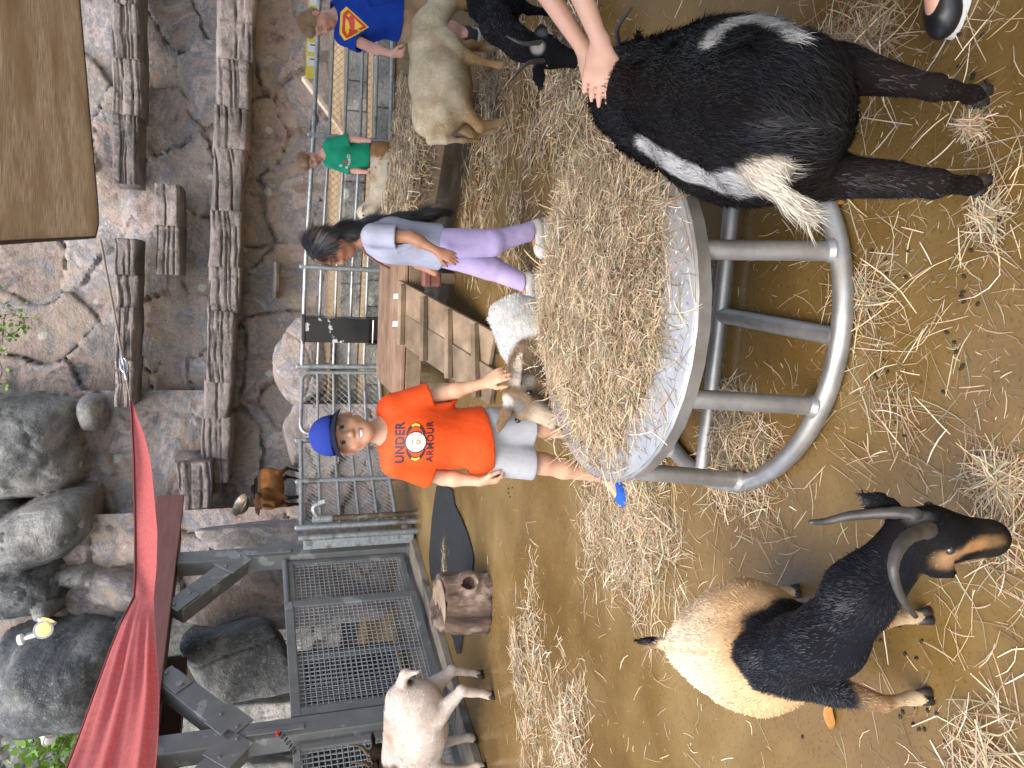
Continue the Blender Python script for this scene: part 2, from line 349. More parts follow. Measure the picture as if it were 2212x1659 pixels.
def ground_mat():
    m = mat('wet_concrete', (.135, .086, .026), (.215, .143, .049), scale=1.3, rough=.5, detail=9, c3=(.28, .197, .082), s3=.55, t3=(.5, .72), bump=.16, bscale=70, bdist=.004)
    n = m.node_tree.nodes; l = m.node_tree.links; b = n['Principled BSDF']; tc = n['Texture Coordinate']
    s1 = n.new('ShaderNodeTexNoise'); s1.inputs['Scale'].default_value = 85; s1.inputs['Detail'].default_value = 3; l.new(tc.outputs['Object'], s1.inputs['Vector'])
    src = b.inputs['Base Color'].links[0].from_socket
    mr = n.new('ShaderNodeMapRange'); mr.inputs[1].default_value = .56; mr.inputs[2].default_value = .68; mr.inputs[4].default_value = .5; l.new(s1.outputs[0], mr.inputs[0])
    mx = n.new('ShaderNodeMix'); mx.data_type = 'RGBA'; l.new(mr.outputs[0], mx.inputs[0]); l.new(src, mx.inputs[6]); mx.inputs[7].default_value = (.07, .05, .025, 1)
    # wet film: darker and glossy where the floor was hosed down
    wn = n.new('ShaderNodeTexNoise'); wn.inputs['Scale'].default_value = .62; wn.inputs['Detail'].default_value = 6; wn.inputs['Roughness'].default_value = .6; l.new(tc.outputs['Object'], wn.inputs['Vector'])
    wr = n.new('ShaderNodeMapRange'); wr.inputs[1].default_value = .40; wr.inputs[2].default_value = .54; l.new(wn.outputs[0], wr.inputs[0])
    m2 = n.new('ShaderNodeMix'); m2.data_type = 'RGBA'; l.new(wr.outputs[0], m2.inputs[0]); l.new(mx.outputs[2], m2.inputs[6])
    dk = n.new('ShaderNodeVectorMath'); dk.operation = 'MULTIPLY'; dk.inputs[1].default_value = (.74, .68, .60); l.new(mx.outputs[2], dk.inputs[0]); l.new(dk.outputs[0], m2.inputs[7]); l.new(m2.outputs[2], b.inputs['Base Color'])
    rr = n.new('ShaderNodeMapRange'); rr.inputs[3].default_value = .55; rr.inputs[4].default_value = .14; l.new(wr.outputs[0], rr.inputs[0]); l.new(rr.outputs[0], b.inputs['Roughness'])
    return m
GROUND = ground_mat()
CONC = mat('concrete', (.16, .14, .11), (.27, .235, .18), scale=5, rough=.85, bump=.4, bscale=40, bdist=.006, c3=(.09, .085, .07), s3=2.2)
STEEL = mat('galvanised', (.22, .245, .255), (.36, .39, .40), scale=30, rough=.48, metal=.55, rough2=.35, bump=.1, bscale=60, bdist=.002, c3=(.17, .165, .15), s3=7, t3=(.6, .7))
WIRE = mat('galvanised_wire', (.30, .31, .30), (.38, .39, .38), rough=.5, metal=.5)
ALU = mat('worn_aluminium', (.30, .30, .29), (.44, .435, .42), scale=9, rough=.42, metal=.75, bump=.12, bscale=90, bdist=.002, c3=(.30, .28, .24), s3=6, t3=(.55, .75), rough2=.6)
PLATE = mat('diamond_plate', (.40, .41, .41), (.50, .505, .50), scale=8, rough=.42, metal=.55, c3=(.33, .29, .21), s3=5, t3=(.56, .75))
GREY = mat('grey_paint', (.115, .122, .12), (.155, .162, .158), scale=4, rough=.5, bump=.08, bscale=30, bdist=.003, c3=(.23, .235, .225), s3=5, t3=(.60, .64))
RUST = mat('brown_pipe', (.06, .045, .032), (.13, .10, .06), scale=7, rough=.5, metal=.4, c3=(.2, .19, .17), s3=9)
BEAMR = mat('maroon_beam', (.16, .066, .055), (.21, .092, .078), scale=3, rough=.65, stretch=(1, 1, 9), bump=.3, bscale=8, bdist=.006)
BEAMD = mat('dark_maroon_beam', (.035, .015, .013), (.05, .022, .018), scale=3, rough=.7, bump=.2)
WOOD = mat('weathered_wood', (.115, .078, .045), (.265, .195, .125), scale=3.2, rough=.8, stretch=(1, 1, 1), bump=.5, bscale=12, bdist=.006, detail=9, c3=(.09, .07, .05), s3=2.5, t3=(.55, .75), rnd=.22)
WOODR = mat('brown_deck_wood', (.15, .088, .055), (.27, .175, .11), scale=4, rough=.75, bump=.4, bscale=14, bdist=.005, detail=9, rnd=.2)
BLACKR = mat('black_rubber', (.012, .014, .016), (.022, .025, .028), scale=20, rough=.6, bump=.4, bscale=60, bdist=.004)
BLACKP = mat('peeling_black_paint', (.008, .009, .010), (.014, .015, .016), rough=.3, c3=(.42, .45, .46), s3=4.5, t3=(.585, .61))
BARK = mat('stump_wood', (.035, .022, .015), (.17, .112, .08), scale=9, rough=.9, stretch=(1, 1, .22), bump=1.0, bscale=22, bdist=.035, detail=9, c3=(.27, .20, .155), s3=5, t3=(.52, .62))
REDSAIL = mat('red_sail', (.58, .14, .13), (.66, .19, .18), scale=40, rough=.75, bump=.25, bscale=220, bdist=.001, trans=.55)
TANSAIL = mat('tan_shade_cloth', (.26, .215, .165), (.62, .53, .41), scale=26, rough=.9, detail=4, bump=.8, bscale=130, bdist=.004, trans=.6, stretch=(.35, 4.5, 1), c3=(.34, .265, .185), s3=1.3, t3=(.45, .7))
CABLE = mat('cable', (.16, .12, .09), (.22, .17, .13), rough=.6)
CHROME = mat('shackle_steel', (.6, .6, .6), rough=.25, metal=1)
WHITEP = mat('white_lamp', (.62, .62, .6), rough=.4)
BLACKM = mat('black_metal', (.012, .012, .012), rough=.5)

# ================================================================== GROUND AND TERRACE
gx = np.linspace(-30, 30, 61); gy = np.linspace(-8, 40, 49); X, Y = np.meshgrid(gx, gy); Vg = np.stack((X.ravel(), Y.ravel(), np.zeros(X.size)), 1)
ii = np.arange(48 * 60); r_, c_ = ii // 60, ii % 60; Fg = np.stack((r_ * 61 + c_, r_ * 61 + c_ + 1, (r_ + 1) * 61 + c_ + 1, (r_ + 1) * 61 + c_), 1)
tag(link('ground', newmesh('ground', Vg, Fg), GROUND), kind='structure')

FEN = [(-1.42, 7.85, 1.15), (-1.02, 8.30, 1.12), (-.62, 8.72, 1.10), (.20, 9.00, 1.07), (1.29, 8.72, 1.05), (2.6, 8.25, 1.0), (4.1, 8.05, .95), (6.0, 7.9, .95)]
ter = thing('terrace_steps', (2, 9.6, 0), 'two tan concrete steps with grey stone risers behind the pipe fence', 'steps'); ter['kind'] = 'structure'
FL = [(-.45, 10.0), (.2, 9.95), (1.3, 9.6), (2.6, 9.15), (4.2, 8.95), (7.5, 8.7)]
TANC = mat('tan_concrete', (.24, .165, .085), (.33, .24, .13), scale=3, rough=.8, bump=.2, bscale=40, bdist=.004)
def strip(name, off0, off1, z0, z1, m):
    A = [(x, y + off0) for x, y in FL]; B = [(x, y + off1) for x, y in FL]
    return MB().poly(A + B[::-1], z0, z1).build(name, m, ter)
strip('lower_tread', .02, .47, .0, .262, TANC); strip('upper_floor', .45, 4.0, .0, .545, TANC)
# riser stones, each a block of its own
for (off, z0, z1, n0) in ((0, .004, .25, 5), (.43, .264, .53, 6)):
    for k in range(len(FL) - 1):
        a = np.array(FL[k]); b = np.array(FL[k + 1]); L = np.linalg.norm(b - a); t = 0
        while t < L - .05:
            ln = min(random.uniform(.3, .75), L - t); p = a + (b - a) * (t + ln / 2) / L
            pbox('riser_stone', (p[0], p[1] + off, (z0 + z1) / 2), (ln - .012, .06 + random.uniform(0, .02), z1 - z0 - random.uniform(0, .02)), ROCKG, ter, rz=math.atan2(*(b - a)[::-1]), ch=.012); t += ln

# ================================================================== ROCK WALL: heightfield split along its joints, one slab per object
def cellwall(pname, parent, x0, x1, z0, z1, base, step, seeds, m, crack=.05, depth=.07, warp=.10, tilt=.10, proud=.05, rough=.018, seed=0, an=(1, 1), mask=None, pn=3.6):
    nx = int((x1 - x0) / step) + 1; nz_ = int((z1 - z0) / step) + 1
    X, Z = np.meshgrid(np.linspace(x0, x1, nx), np.linspace(z0, z1, nz_)); Q = np.stack((X, Z, np.zeros_like(X)), -1)
    wx = X + warp * fbm(Q, 1.6, 3, seed) + .02 * vn(Q, 9, seed + 5); wz = Z + warp * fbm(Q, 1.6, 3, seed + 50) + .02 * vn(Q, 9, seed + 6)
    S = np.array(seeds); rq = np.random.default_rng(seed + 77); sc1 = rq.uniform(.78, 1.3, len(S)); sc2 = rq.uniform(.78, 1.3, len(S)); rot = rq.normal(0, .22, len(S)); dx_ = wx[..., None] - S[:, 0]; dz_ = wz[..., None] - S[:, 1]
    D = ((np.abs(dx_ * np.cos(rot) + dz_ * np.sin(rot)) * an[0] * sc1) ** pn + (np.abs(dz_ * np.cos(rot) - dx_ * np.sin(rot)) * an[1] * sc2) ** pn) ** (1 / pn); del dx_, dz_
    o = np.argpartition(D, 1, axis=-1)[..., :2]; d = np.take_along_axis(D, o, -1); sw = d[..., 0] > d[..., 1]
    lab = np.where(sw, o[..., 1], o[..., 0]); e = np.abs(d[..., 1] - d[..., 0]); e = e + .02 * vn(Q, 14, seed + 9)
    rg = np.random.default_rng(seed + 3); ta = rg.uniform(-tilt, tilt, len(S)); tb = rg.uniform(-tilt, tilt, len(S)); pr = rg.uniform(-proud, proud, len(S))
    off = pr[lab] + ta[lab] * (X - S[lab, 0]) + tb[lab] * (Z - S[lab, 1]) + .10 * fbm(Q, .7, 2, seed + 20) + rough * fbm(Q, 5, 5, seed + 30) - depth * (1 - sst(e, 0, crack)) * (.25 + .75 * sst(vn(Q, 1.7, seed + 44), -.55, .1))
    Yb = base(X, Z) - off; V = np.stack((X, Yb, Z), -1).reshape(-1, 3) - orgof(parent)
    ql = lab[:-1, :-1].ravel(); r = np.arange((nz_ - 1) * (nx - 1)); rr, cc = r // (nx - 1), r % (nx - 1)
    F = np.stack((rr * nx + cc, rr * nx + cc + 1, (rr + 1) * nx + cc + 1, (rr + 1) * nx + cc), 1)
    if mask is not None: keep = mask(X, Z)[:-1, :-1].ravel(); F = F[keep]; ql = ql[keep]
    for i in range(len(S)):
        f = F[ql == i]
        if len(f) < 6: continue
        u, inv = np.unique(f, return_inverse=True); link(pname, newmesh(pname, V[u], inv.reshape(f.shape).astype(np.int32)), m, parent)
def jseeds(x0, x1, z0, z1, sx, sz, seed, jit=.42):
    rg = np.random.default_rng(seed); out = []
    for j, z in enumerate(np.arange(z0 - sz, z1 + sz, sz)):
        for x in np.arange(x0 - sx, x1 + sx, sx): out.append((x + (j % 2) * sx / 2 + rg.uniform(-jit, jit) * sx, z + rg.uniform(-jit, jit) * sz))
    return out
WY = lambda x: 11.6 - .12 * x
def PW(ix, iy, o=0.0):
    r = ray(ix, iy); t = (11.6 - o) / (r[1] + .12 * r[0]); return np.array((r[0] * t, r[1] * t, CAMH + r[2] * t))
wall = thing('rock_wall', (1.5, 11.6, .5), 'tall pinkish carved rock wall with cracked slabs and jutting ledges behind the fence', 'rock wall')
def wbase(X, Z):
    led = .22 * sst(Z, 1.75 + .06 * (4 - X) - .10, 1.75 + .06 * (4 - X) + .1) - .28 * (1 - sst(Z, .5, 1.6)) * 0
    up = .18 * sst(Z, 3.15, 3.35)
    return WY(X) + .25 - led * -1.0 - up * -1.0
cellwall('rock_slab', wall, -3.4, 7.0, .3, 6.4, wbase, .036, jseeds(-3.4, 7.0, .3, 6.4, 1.05, .82, 11), ROCK, crack=.034, depth=.09, warp=.17, tilt=.13, proud=.06, rough=.024, seed=4, an=(1, 1.1))
# strata ledges
def ledge(p0, p1, zt0, zb0, zt1, zb1, depth, seed, name='ledge_block', grooves=7, m=None, parent=None, back=.25, taper=0):
    p0 = np.array(p0[:2], float); p1 = np.array(p1[:2], float); L = np.linalg.norm(p1 - p0); nu = max(10, int(L / .03)); nv = 34
    e = (p1 - p0) / L; nrm = np.array((e[1], -e[0]));  nrm = nrm if nrm[1] < 0 else -nrm
    u = np.linspace(0, 1, nu); V = np.zeros((nu, nv, 3)); a = np.linspace(0, 1, nv)
    for i, t in enumerate(u):
        zt = zt0 + (zt1 - zt0) * t; zb = zb0 + (zb1 - zb0) * t; H = zt - zb; endr = 1
        dp = depth * (.9 + .1 * endr) * (1 - taper * t); seq = np.array([[-back, zt - .01], [dp * .55, zt], [dp * .97, zt - .02], [dp, zt - .06 * H - .02], [dp, zb + .06 * H + .02], [dp * .95, zb + .01], [dp * .5, zb - .01], [-back, zb - .02]])
        cum = np.concatenate(([0], np.cumsum(np.linalg.norm(np.diff(seq, axis=0), axis=1)))); cum /= cum[-1]
        # concentrate samples on the face
        q = np.interp(a, [0, .14, .86, 1], [0, cum[2], cum[5], 1]); O = np.interp(q, cum, seq[:, 0]); Zz = np.interp(q, cum, seq[:, 1])
        b = p0 + e * L * t; V[i, :, 0] = b[0] + nrm[0] * O; V[i, :, 1] = b[1] + nrm[1] * O; V[i, :, 2] = Zz
    P = V.reshape(-1, 3); rg = np.random.default_rng(seed); zr = (V[..., 2] - zb0) / max(zt0 - zb0, .01)
    gs = np.sort(rg.uniform(.05, .95, grooves)); wob = .03 * vn(P * np.array((3, 3, .01)), 1.5, seed).reshape(nu, nv); g = np.zeros((nu, nv))
    for k, gg in enumerate(gs):
        on = sst(vn(P * np.array((1, 1, 0)), 2.2, seed + 60 + k).reshape(nu, nv), -.6, .1); g = np.maximum(g, on * np.clip(1 - np.abs(zr + wob - gg) / .035, 0, 1))
    for k in range(int(L / .28)):
        c = rg.uniform(0, 1); g = np.maximum(g, .8 * np.clip(1 - np.abs(u[:, None] - c + .02 * vn(P * 3, 2, seed + 3).reshape(nu, nv)) * L / .025, 0, 1) * (rg.random() < .7))
    face = np.clip((a - .12) / .06, 0, 1) * np.clip((.88 - a) / .06, 0, 1); o = -.07 * g * face + .075 * fbm(P, 3.2, 5, seed).reshape(nu, nv) * np.minimum(1, face + .35)
    V[..., 0] += nrm[0] * o; V[..., 1] += nrm[1] * o; V[..., 2] += .04 * fbm(P, 2.6, 3, seed + 8).reshape(nu, nv)
    F = [(i * nv + j, (i + 1) * nv + j, (i + 1) * nv + j + 1, i * nv + j + 1) for i in range(nu - 1) for j in range(nv - 1)] + [tuple(range(nv)), tuple((nu - 1) * nv + j for j in range(nv))[::-1]]
    par = parent or wall; me = newmesh(name, V.reshape(-1, 3) - orgof(par), F); return link(name, me, m or ROCKS, par)
def ledge_run(iy0, iy1, xt0, xb0, xt1, xb1, depth, seed, n, grooves=7, gap=.012):
    rg = np.random.default_rng(seed); cuts = np.sort(np.concatenate(([0, 1], (np.arange(1, n) + rg.uniform(-.25, .25, n - 1)) / n)))
    for k in range(n):
        a, b = cuts[k] - .001, cuts[k + 1] + .001
        f = lambda t: (iy0 + (iy1 - iy0) * t, xt0 + (xt1 - xt0) * t, xb0 + (xb1 - xb0) * t)
        ya, ta, ba = f(a); yb, tb, bb = f(b); dp = depth + rg.uniform(-.06, .06); j = rg.uniform(-.02, .02); j2 = rg.uniform(-.025, .025)
        A, Bq = PW(ta, ya, depth), PW(tb, yb, depth); A2, B2 = PW(ba, ya, depth), PW(bb, yb, depth)
        ledge((A[0], WY(A[0])), (Bq[0], WY(Bq[0])), A[2] + j, A2[2] + j2, Bq[2] + j + rg.uniform(-.015, .015), B2[2] + j2 + rg.uniform(-.015, .015), dp, seed * 10 + k, grooves=int(rg.integers(min(4, grooves), grooves + 1)))
ledge_run(-260, 1035, 478, 566, 432, 492, .55, 3, 11, 8)
ledge_run(-300, 385, 236, 302, 240, 302, .42, 5, 5, 9)
ledge_run(505, 660, 240, 296, 246, 292, .40, 6, 2, 10); ledge_run(655, 870, 246, 290, 246, 288, .44, 7, 2, 11)
ledge_run(388, 585, 330, 392, 330, 388, .36, 8, 2, 6)
ledge_run(330, 420, 120, 160, 130, 172, .15, 9, 1, 6)
# bracket-shaped outcrop at the left end of the long ledge
ledge_run(985, 1085, 376, 456, 392, 450, .85, 12, 1, 10)
ledge_run(560, 640, 592, 606, 590, 604, .25, 13, 1, 3)

# ------------------------------------------------------------------ boulders
def boulder(ix0, ix1, iy0, iy1, y, thick, seed, m=None, amp=.10, sq=2.6, parent=None, name='boulder', cracks=3, lean=0, strat=0, facets=12):
    a = PY(ix0, (iy0 + iy1) / 2, y); b = PY(ix1, (iy0 + iy1) / 2, y); c = PY((ix0 + ix1) / 2, iy0, y); d = PY((ix0 + ix1) / 2, iy1, y)
    ctr = np.array(((c[0] + d[0]) / 2, y, (a[2] + b[2]) / 2)); r = np.array((abs(c[0] - d[0]) / 2, thick, abs(a[2] - b[2]) / 2)) * 1.03
    nu, nv = 110, 66; th = np.linspace(0, 2 * math.pi, nu, endpoint=False); ph = np.linspace(-math.pi / 2 + .02, math.pi / 2 - .02, nv)
    T, Pp = np.meshgrid(th, ph, indexing='ij'); D = np.stack((np.cos(Pp) * np.cos(T), np.cos(Pp) * np.sin(T), np.sin(Pp)), -1)
    rp = np.random.default_rng(seed + 500); Nn = rp.normal(size=(facets, 3)); Nn /= np.linalg.norm(Nn, axis=1)[:, None]; Nn = np.concatenate((Nn, np.eye(3), -np.eye(3))); dd_ = np.concatenate((rp.uniform(.62, .98, facets), np.ones(6)))
    k = (np.clip(D @ Nn.T / dd_, 0, None) ** (sq * 6)).sum(-1) ** (-1 / (sq * 6)); Q = D * k[..., None]; W = Q * r + ctr
    mr = r.mean(); f = 1 + amp * fbm(W, 1.1 / mr, 5, seed) + .45 * amp * fbm(W, 4.5 / mr, 5, seed + 7) - .30 * amp * np.abs(fbm(W, 2.2 / mr, 4, seed + 3))
    rg = np.random.default_rng(seed)
    for _ in range(cracks):
        nn = rg.normal(size=3); nn /= np.linalg.norm(nn); o = rg.uniform(-.5, .5); f -= .05 * np.clip(1 - np.abs(Q @ nn - o + .08 * fbm(W, 2 / mr, 3, seed + 11)) / .035, 0, 1)
    if strat: f -= .035 * np.clip(np.sin(W[..., 0] * strat + 2.0 * fbm(W, 2, 2, seed)) - .55, 0, 1) * 2
    W = Q * r * f[..., None]; W[..., 0] += lean * W[..., 2]; W += ctr
    V = np.concatenate((W.reshape(-1, 3), [ctr + (0, 0, -r[2]), ctr + (0, 0, r[2])])); F = []
    for i in range(nu):
        i2 = (i + 1) % nu
        for j in range(nv - 1): F.append((i * nv + j, i2 * nv + j, i2 * nv + j + 1, i * nv + j + 1))
        F.append((i * nv, nu * nv, i2 * nv)); F.append((i * nv + nv - 1, i2 * nv + nv - 1, nu * nv + 1))
    return link(name, newmesh(name, V - orgof(parent), F), m or ROCKG, parent)
def bthing(label, *a, **k):
    o = boulder(*a, **k); return tag(o, label, 'boulder', 'boulders around the rock wall')
bthing('round pink boulder behind the pipe gate and feeder box', 588, 720, 690, 880, 10.4, .55, 21, m=ROCK, amp=.10, sq=2.3)
bthing('grooved log-like rock lying left of the round pink boulder', 606, 700, 855, 1020, 10.7, .4, 22, m=ROCKS, amp=.08, sq=4, strat=14)
rm = thing('rock_mass', (-3.5, 11.5, .5), 'connected mass of pale grey boulders rising behind the shed and red sail', 'rocks')
def domes(spec, x0, x1, z0, z1, step, seed):
    nx = int((x1 - x0) / step) + 1; nz_ = int((z1 - z0) / step) + 1; X, Z = np.meshgrid(np.linspace(x0, x1, nx), np.linspace(z0, z1, nz_)); Q = np.stack((X, Z, 0 * X), -1); best = np.full(X.shape, -9.); lab = np.full(X.shape, len(spec)); e2 = np.full(X.shape, -9.)
    for k, (ia, ib, ja, jb, hgt, p, lean, m) in enumerate(spec):
        c = PY((ia + ib) / 2, (ja + jb) / 2, 11.0); rx = abs(PY((ia + ib) / 2, ja, 11.0)[0] - PY((ia + ib) / 2, jb, 11.0)[0]) / 2; rz = abs(PY(ia, (ja + jb) / 2, 11.0)[2] - PY(ib, (ja + jb) / 2, 11.0)[2]) / 2
        dx = X - c[0] - lean * (Z - c[2]) + .10 * fbm(Q, 1.8, 3, seed + k); dz = Z - c[2] + .10 * fbm(Q, 1.8, 3, seed + k + 30); r = (np.abs(dx / rx) ** p + np.abs(dz / rz) ** p) ** (1 / p); v = np.where(r < 1, hgt * np.sqrt(np.clip(1 - r ** 2.6, 0, 1)) + .12 * (k % 3) , -9); up_ = v > best; e2 = np.where(up_, best, np.maximum(e2, v)); best = np.where(up_, v, best); lab = np.where(up_, k, lab)
    bgd = .15 * fbm(Q, 1.2, 4, seed + 90); off = np.where(best > -5, np.maximum(best, bgd), bgd); lab = np.where(best > bgd, lab, len(spec))
    rid = np.abs(fbm(Q, 1.3, 4, seed + 60)); off = off - .06 * (1 - sst(rid, 0, .05)) + .10 * fbm(Q, 2.2, 5, seed + 70) + .03 * fbm(Q, 9, 4, seed + 75)
    V = np.stack((X, 11.75 - off, Z), -1).reshape(-1, 3) - orgof(rm); ql = lab[:-1, :-1].ravel(); r = np.arange((nz_ - 1) * (nx - 1)); rr, cc = r // (nx - 1), r % (nx - 1); F = np.stack((rr * nx + cc, rr * nx + cc + 1, (rr + 1) * nx + cc + 1, (rr + 1) * nx + cc), 1)
    lft = PY(100, 1345, 11.0)[0]; keep = (lab < len(spec)) | (X > lft); keep = keep[:-1, :-1].ravel(); F, ql = F[keep], ql[keep]
    for k in range(len(spec) + 1):
        f = F[ql == k]
        if len(f) < 6: continue
        u, inv = np.unique(f, return_inverse=True); link('boulder' if k < len(spec) else 'rock_face', newmesh('boulder', V[u], inv.reshape(f.shape).astype(np.int32)), spec[k][7] if k < len(spec) else ROCK, rm)
domes([(-160, 168, 850, 1092, 1.0, 5, 0, ROCKG), (150, 215, 850, 935, .55, 3, 0, ROCKG), (-40, 205, 1070, 1228, .95, 2.4, -.35, ROCKG), (-140, 20, 1080, 1230, .8, 3, 0, ROCKG), (-60, 150, 1205, 1350, .85, 2.8, -.2, ROCKD), (95, 215, 1215, 1290, .5, 2.6, .2, ROCKG), (150, 360, 1235, 1340, .75, 3, .3, ROCK), (70, 128, 1286, 1348, .95, 2.2, 0, ROCKG), (-25, 290, 1338, 1572, 1.55, 3.2, 0, ROCKD), (215, 330, 1330, 1420, .9, 2.6, 0, ROCKG), (220, 420, 1120, 1240, .5, 4, .1, ROCK)], PY(100, 1600, 11.0)[0], PY(100, 845, 11.0)[0], 2.0, 6.2, .034, 61)
bthing('big dark oval boulder seen above the mesh gate', 366, 640, 1312, 1480, 9.6, .7, 29, m=ROCKD, amp=.07, sq=2.6, cracks=1)
bthing('pale smooth rock beside the end of the pipe fence', 432, 900, 1124, 1192, 9.4, .40, 30, m=ROCK, amp=.08, sq=3.6)
bthing('pinkish rock behind the grey gate post', 395, 900, 1180, 1325, 10.0, .6, 31, m=ROCK, amp=.08, sq=4)
bthing('square pale rock block left of the oval boulder', 400, 900, 1475, 1600, 10.4, .5, 32, m=ROCKG, amp=.05, sq=6)
bthing('square rock block at the left picture edge behind the shed', 380, 900, 1590, 1760, 10.3, .5, 33, m=ROCKG, amp=.06, sq=6)
for k, (a, b, c, d) in enumerate(((420, 470, 1470, 1492), (476, 528, 1474, 1498), (540, 600, 1466, 1496))):
    tag(boulder(a, b, c, d, 9.7, .2, 40 + k, m=ROCKD, amp=.08, sq=3.4, name='stone', cracks=0), ('rounded stone nearest the maroon beam under the oval boulder', 'middle stone of the three under the oval boulder', 'lowest stone of the three under the oval boulder')[k], 'stone', 'stones under the oval boulder')
outc = thing('rock_outcrop', (-1.2, 9.9, 0), 'low cracked rock outcrop behind the left fence panels, a brown goat on top', 'rock outcrop')
cellwall('rock_slab', outc, -2.6, -.25, -.02, .99, lambda X, Z: 9.55 + .18 * Z + .0 * X, .03, jseeds(-2.6, -.2, 0, 1, .55, .36, 31), ROCK, crack=.05, depth=.06, seed=8, proud=.05)
top = MB().poly([(-2.6, 9.72), (-1.6, 9.70), (-.25, 9.72), (-.25, 11.9), (-2.6, 11.9)], .5, .985).build('top_slab', ROCKS, outc)
cellwall('rock_slab', wall, -6.6, -3.35, .3, 3.6, lambda X, Z: 11.9 + .1 * Z + 0 * X, .045, jseeds(-6.6, -3.3, .3, 3.6, .9, .8, 47), ROCKG, crack=.06, depth=.09, seed=24, proud=.12, tilt=.2)
cellwall('rock_slab', wall, -3.3, -1.7, .9, 5.2, lambda X, Z: 11.1 + .05 * Z + 0 * X, .04, jseeds(-3.3, -1.7, .9, 5.2, .35, 1.3, 41), ROCK, crack=.05, depth=.09, seed=14, proud=.08)

# ------------------------------------------------------------------ far stone-block wall, bank and plants at the top left
bank = MB().poly([(-14, 13), (-4, 12.2), (-4, 18), (-14, 18)], 0, 3.4).build('earth_bank', mat('earth', (.05, .04, .025), (.11, .085, .05), scale=6, rough=.95, bump=.8, bscale=12, bdist=.05)); tag(bank, kind='structure')
fw = thing('stone_block_wall', (-8, 15, 3.4), 'distant grey wall of rounded stone blocks at the top left corner', 'wall')
cellwall('stone', fw, -12, -2.6, 2.4, 8.0, lambda X, Z: 15.0 + 0 * X, .05, jseeds(-12, -2.6, 2.4, 8.0, .40, .27, 51, .3), ROCKG, crack=.10, depth=.10, warp=.05, tilt=.1, proud=.03, seed=19)
# ================================================================== STEEL SHED FRONT WITH MESH GATES
pR = np.array((-1.74, 8.04, 0)); pL = np.array((-2.70, 6.15, 0)); eS = (pR - pL) / np.linalg.norm(pR - pL); nS = np.array((eS[1], -eS[0], 0)); Zv = np.array((0, 0, 1.))
RS = np.stack((eS, -nS, Zv), 1)
shed = thing('shed_frame', (pR + pL) / 2, 'grey steel post frame with knee braces under a maroon beam', 'steel frame')
tag(MB().poly([tuple((p + nS * o)[:2]) for p, o in ((pL - eS * 2.2, .22), (pR + eS * .35, .22), (pR + eS * .35, -.9), (pL - eS * 2.2, -.9))], .004, .06).build('concrete_kerb', CONC), 'low concrete kerb under the mesh gates', 'kerb', kind='structure')
for P in (pR, pL):
    pbox('post', P + Zv * 1.175, (.17, .17, 2.23), GREY, shed, R=RS, ch=.006)
    pbox('base_plate', P + Zv * .068, (.24, .24, .012), GREY, shed, R=RS)
pbeam('fascia_beam', pL - eS * 2.6 + nS * .10 + Zv * 2.425, pR + eS * 1.0 + nS * .10 + Zv * 2.425, .05, .27, BEAMR, shed)
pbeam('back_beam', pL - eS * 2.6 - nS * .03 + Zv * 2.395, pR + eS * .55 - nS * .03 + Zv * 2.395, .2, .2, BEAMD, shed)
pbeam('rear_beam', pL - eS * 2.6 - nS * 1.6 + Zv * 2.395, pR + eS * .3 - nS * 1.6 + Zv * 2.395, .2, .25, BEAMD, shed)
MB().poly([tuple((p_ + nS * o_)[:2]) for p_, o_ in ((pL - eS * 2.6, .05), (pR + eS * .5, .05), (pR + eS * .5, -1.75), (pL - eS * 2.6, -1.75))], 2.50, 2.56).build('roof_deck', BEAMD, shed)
def brace(P, sgn):
    a = P + Zv * 1.72 + eS * sgn * .05; b = P + Zv * 2.26 + eS * sgn * .66
    o = pbeam('knee_brace', a, b, .19, .165, GREY, shed, up=nS)
    for q, t in ((a + (b - a) * .12, 0), (b - (b - a) * .1, 1)):
        g = pbeam('gusset_plate', q - (b - a) * .16 + nS * .09, q + (b - a) * .16 + nS * .09, .24 if t == 0 else .16, .012, GREY, shed, up=nS, ch=.003)
        for s in (-.09, .09):
            c = q + (b - a) / np.linalg.norm(b - a) * s + nS * .1; MB().lathe([(.014, 0), (.014, .008), (.009, .012)], c, 8, axis=nS).build('bolt', GREY, shed)
brace(pR, -1); brace(pL, 1); brace(pL, -1)
for P in (pR, pL): pbox('latch_plate', P - eS * .02 + nS * .094 + Zv * 1.45, (.05, .018, .42), GREY, shed, R=RS)
def mesh_gate(a, b, z0, z1, label, pitch=.044, mid=False, fr=.055, name='mesh_gate'):
    a = np.asarray(a, float); b = np.asarray(b, float); t = thing(name, (a + b) / 2 + Zv * z0, label, 'gate', 'wire mesh gates of the shed')
    e = (b - a) / np.linalg.norm(b - a); L = np.linalg.norm(b - a); R = np.stack((e, np.array((-e[1], e[0], 0)), Zv), 1)
    for s, zz in ((0, z1 - fr / 2), (1, z0 + fr / 2)): pbox('rail', (a + b) / 2 + Zv * zz, (L, .05, fr), GREY, t, R=R)
    for q in (fr / 2, L - fr / 2): pbox('stile', a + e * q + Zv * (z0 + z1) / 2, (fr, .049, z1 - z0 - 2 * fr), GREY, t, R=R)
    if mid: pbox('mid_bar', (a + b) / 2 - nS * .03 + Zv * (z0 + z1) / 2, (.05, .03, z1 - z0 - 2 * fr), GREY, t, R=R)
    w_ = MB()
    for q in np.arange(fr + pitch / 2, L - fr, pitch): w_.tube([a + e * q + Zv * (z0 + fr), a + e * q + Zv * (z1 - fr)], .0042, 5)
    for z in np.arange(z0 + fr + pitch / 2, z1 - fr, pitch): w_.tube([a + e * fr + Zv * z + nS * .004, b - e * fr + Zv * z + nS * .004], .0042, 5)
    o = w_.build('wire_mesh', WIRE, t); o['kind'] = 'stuff'; return t
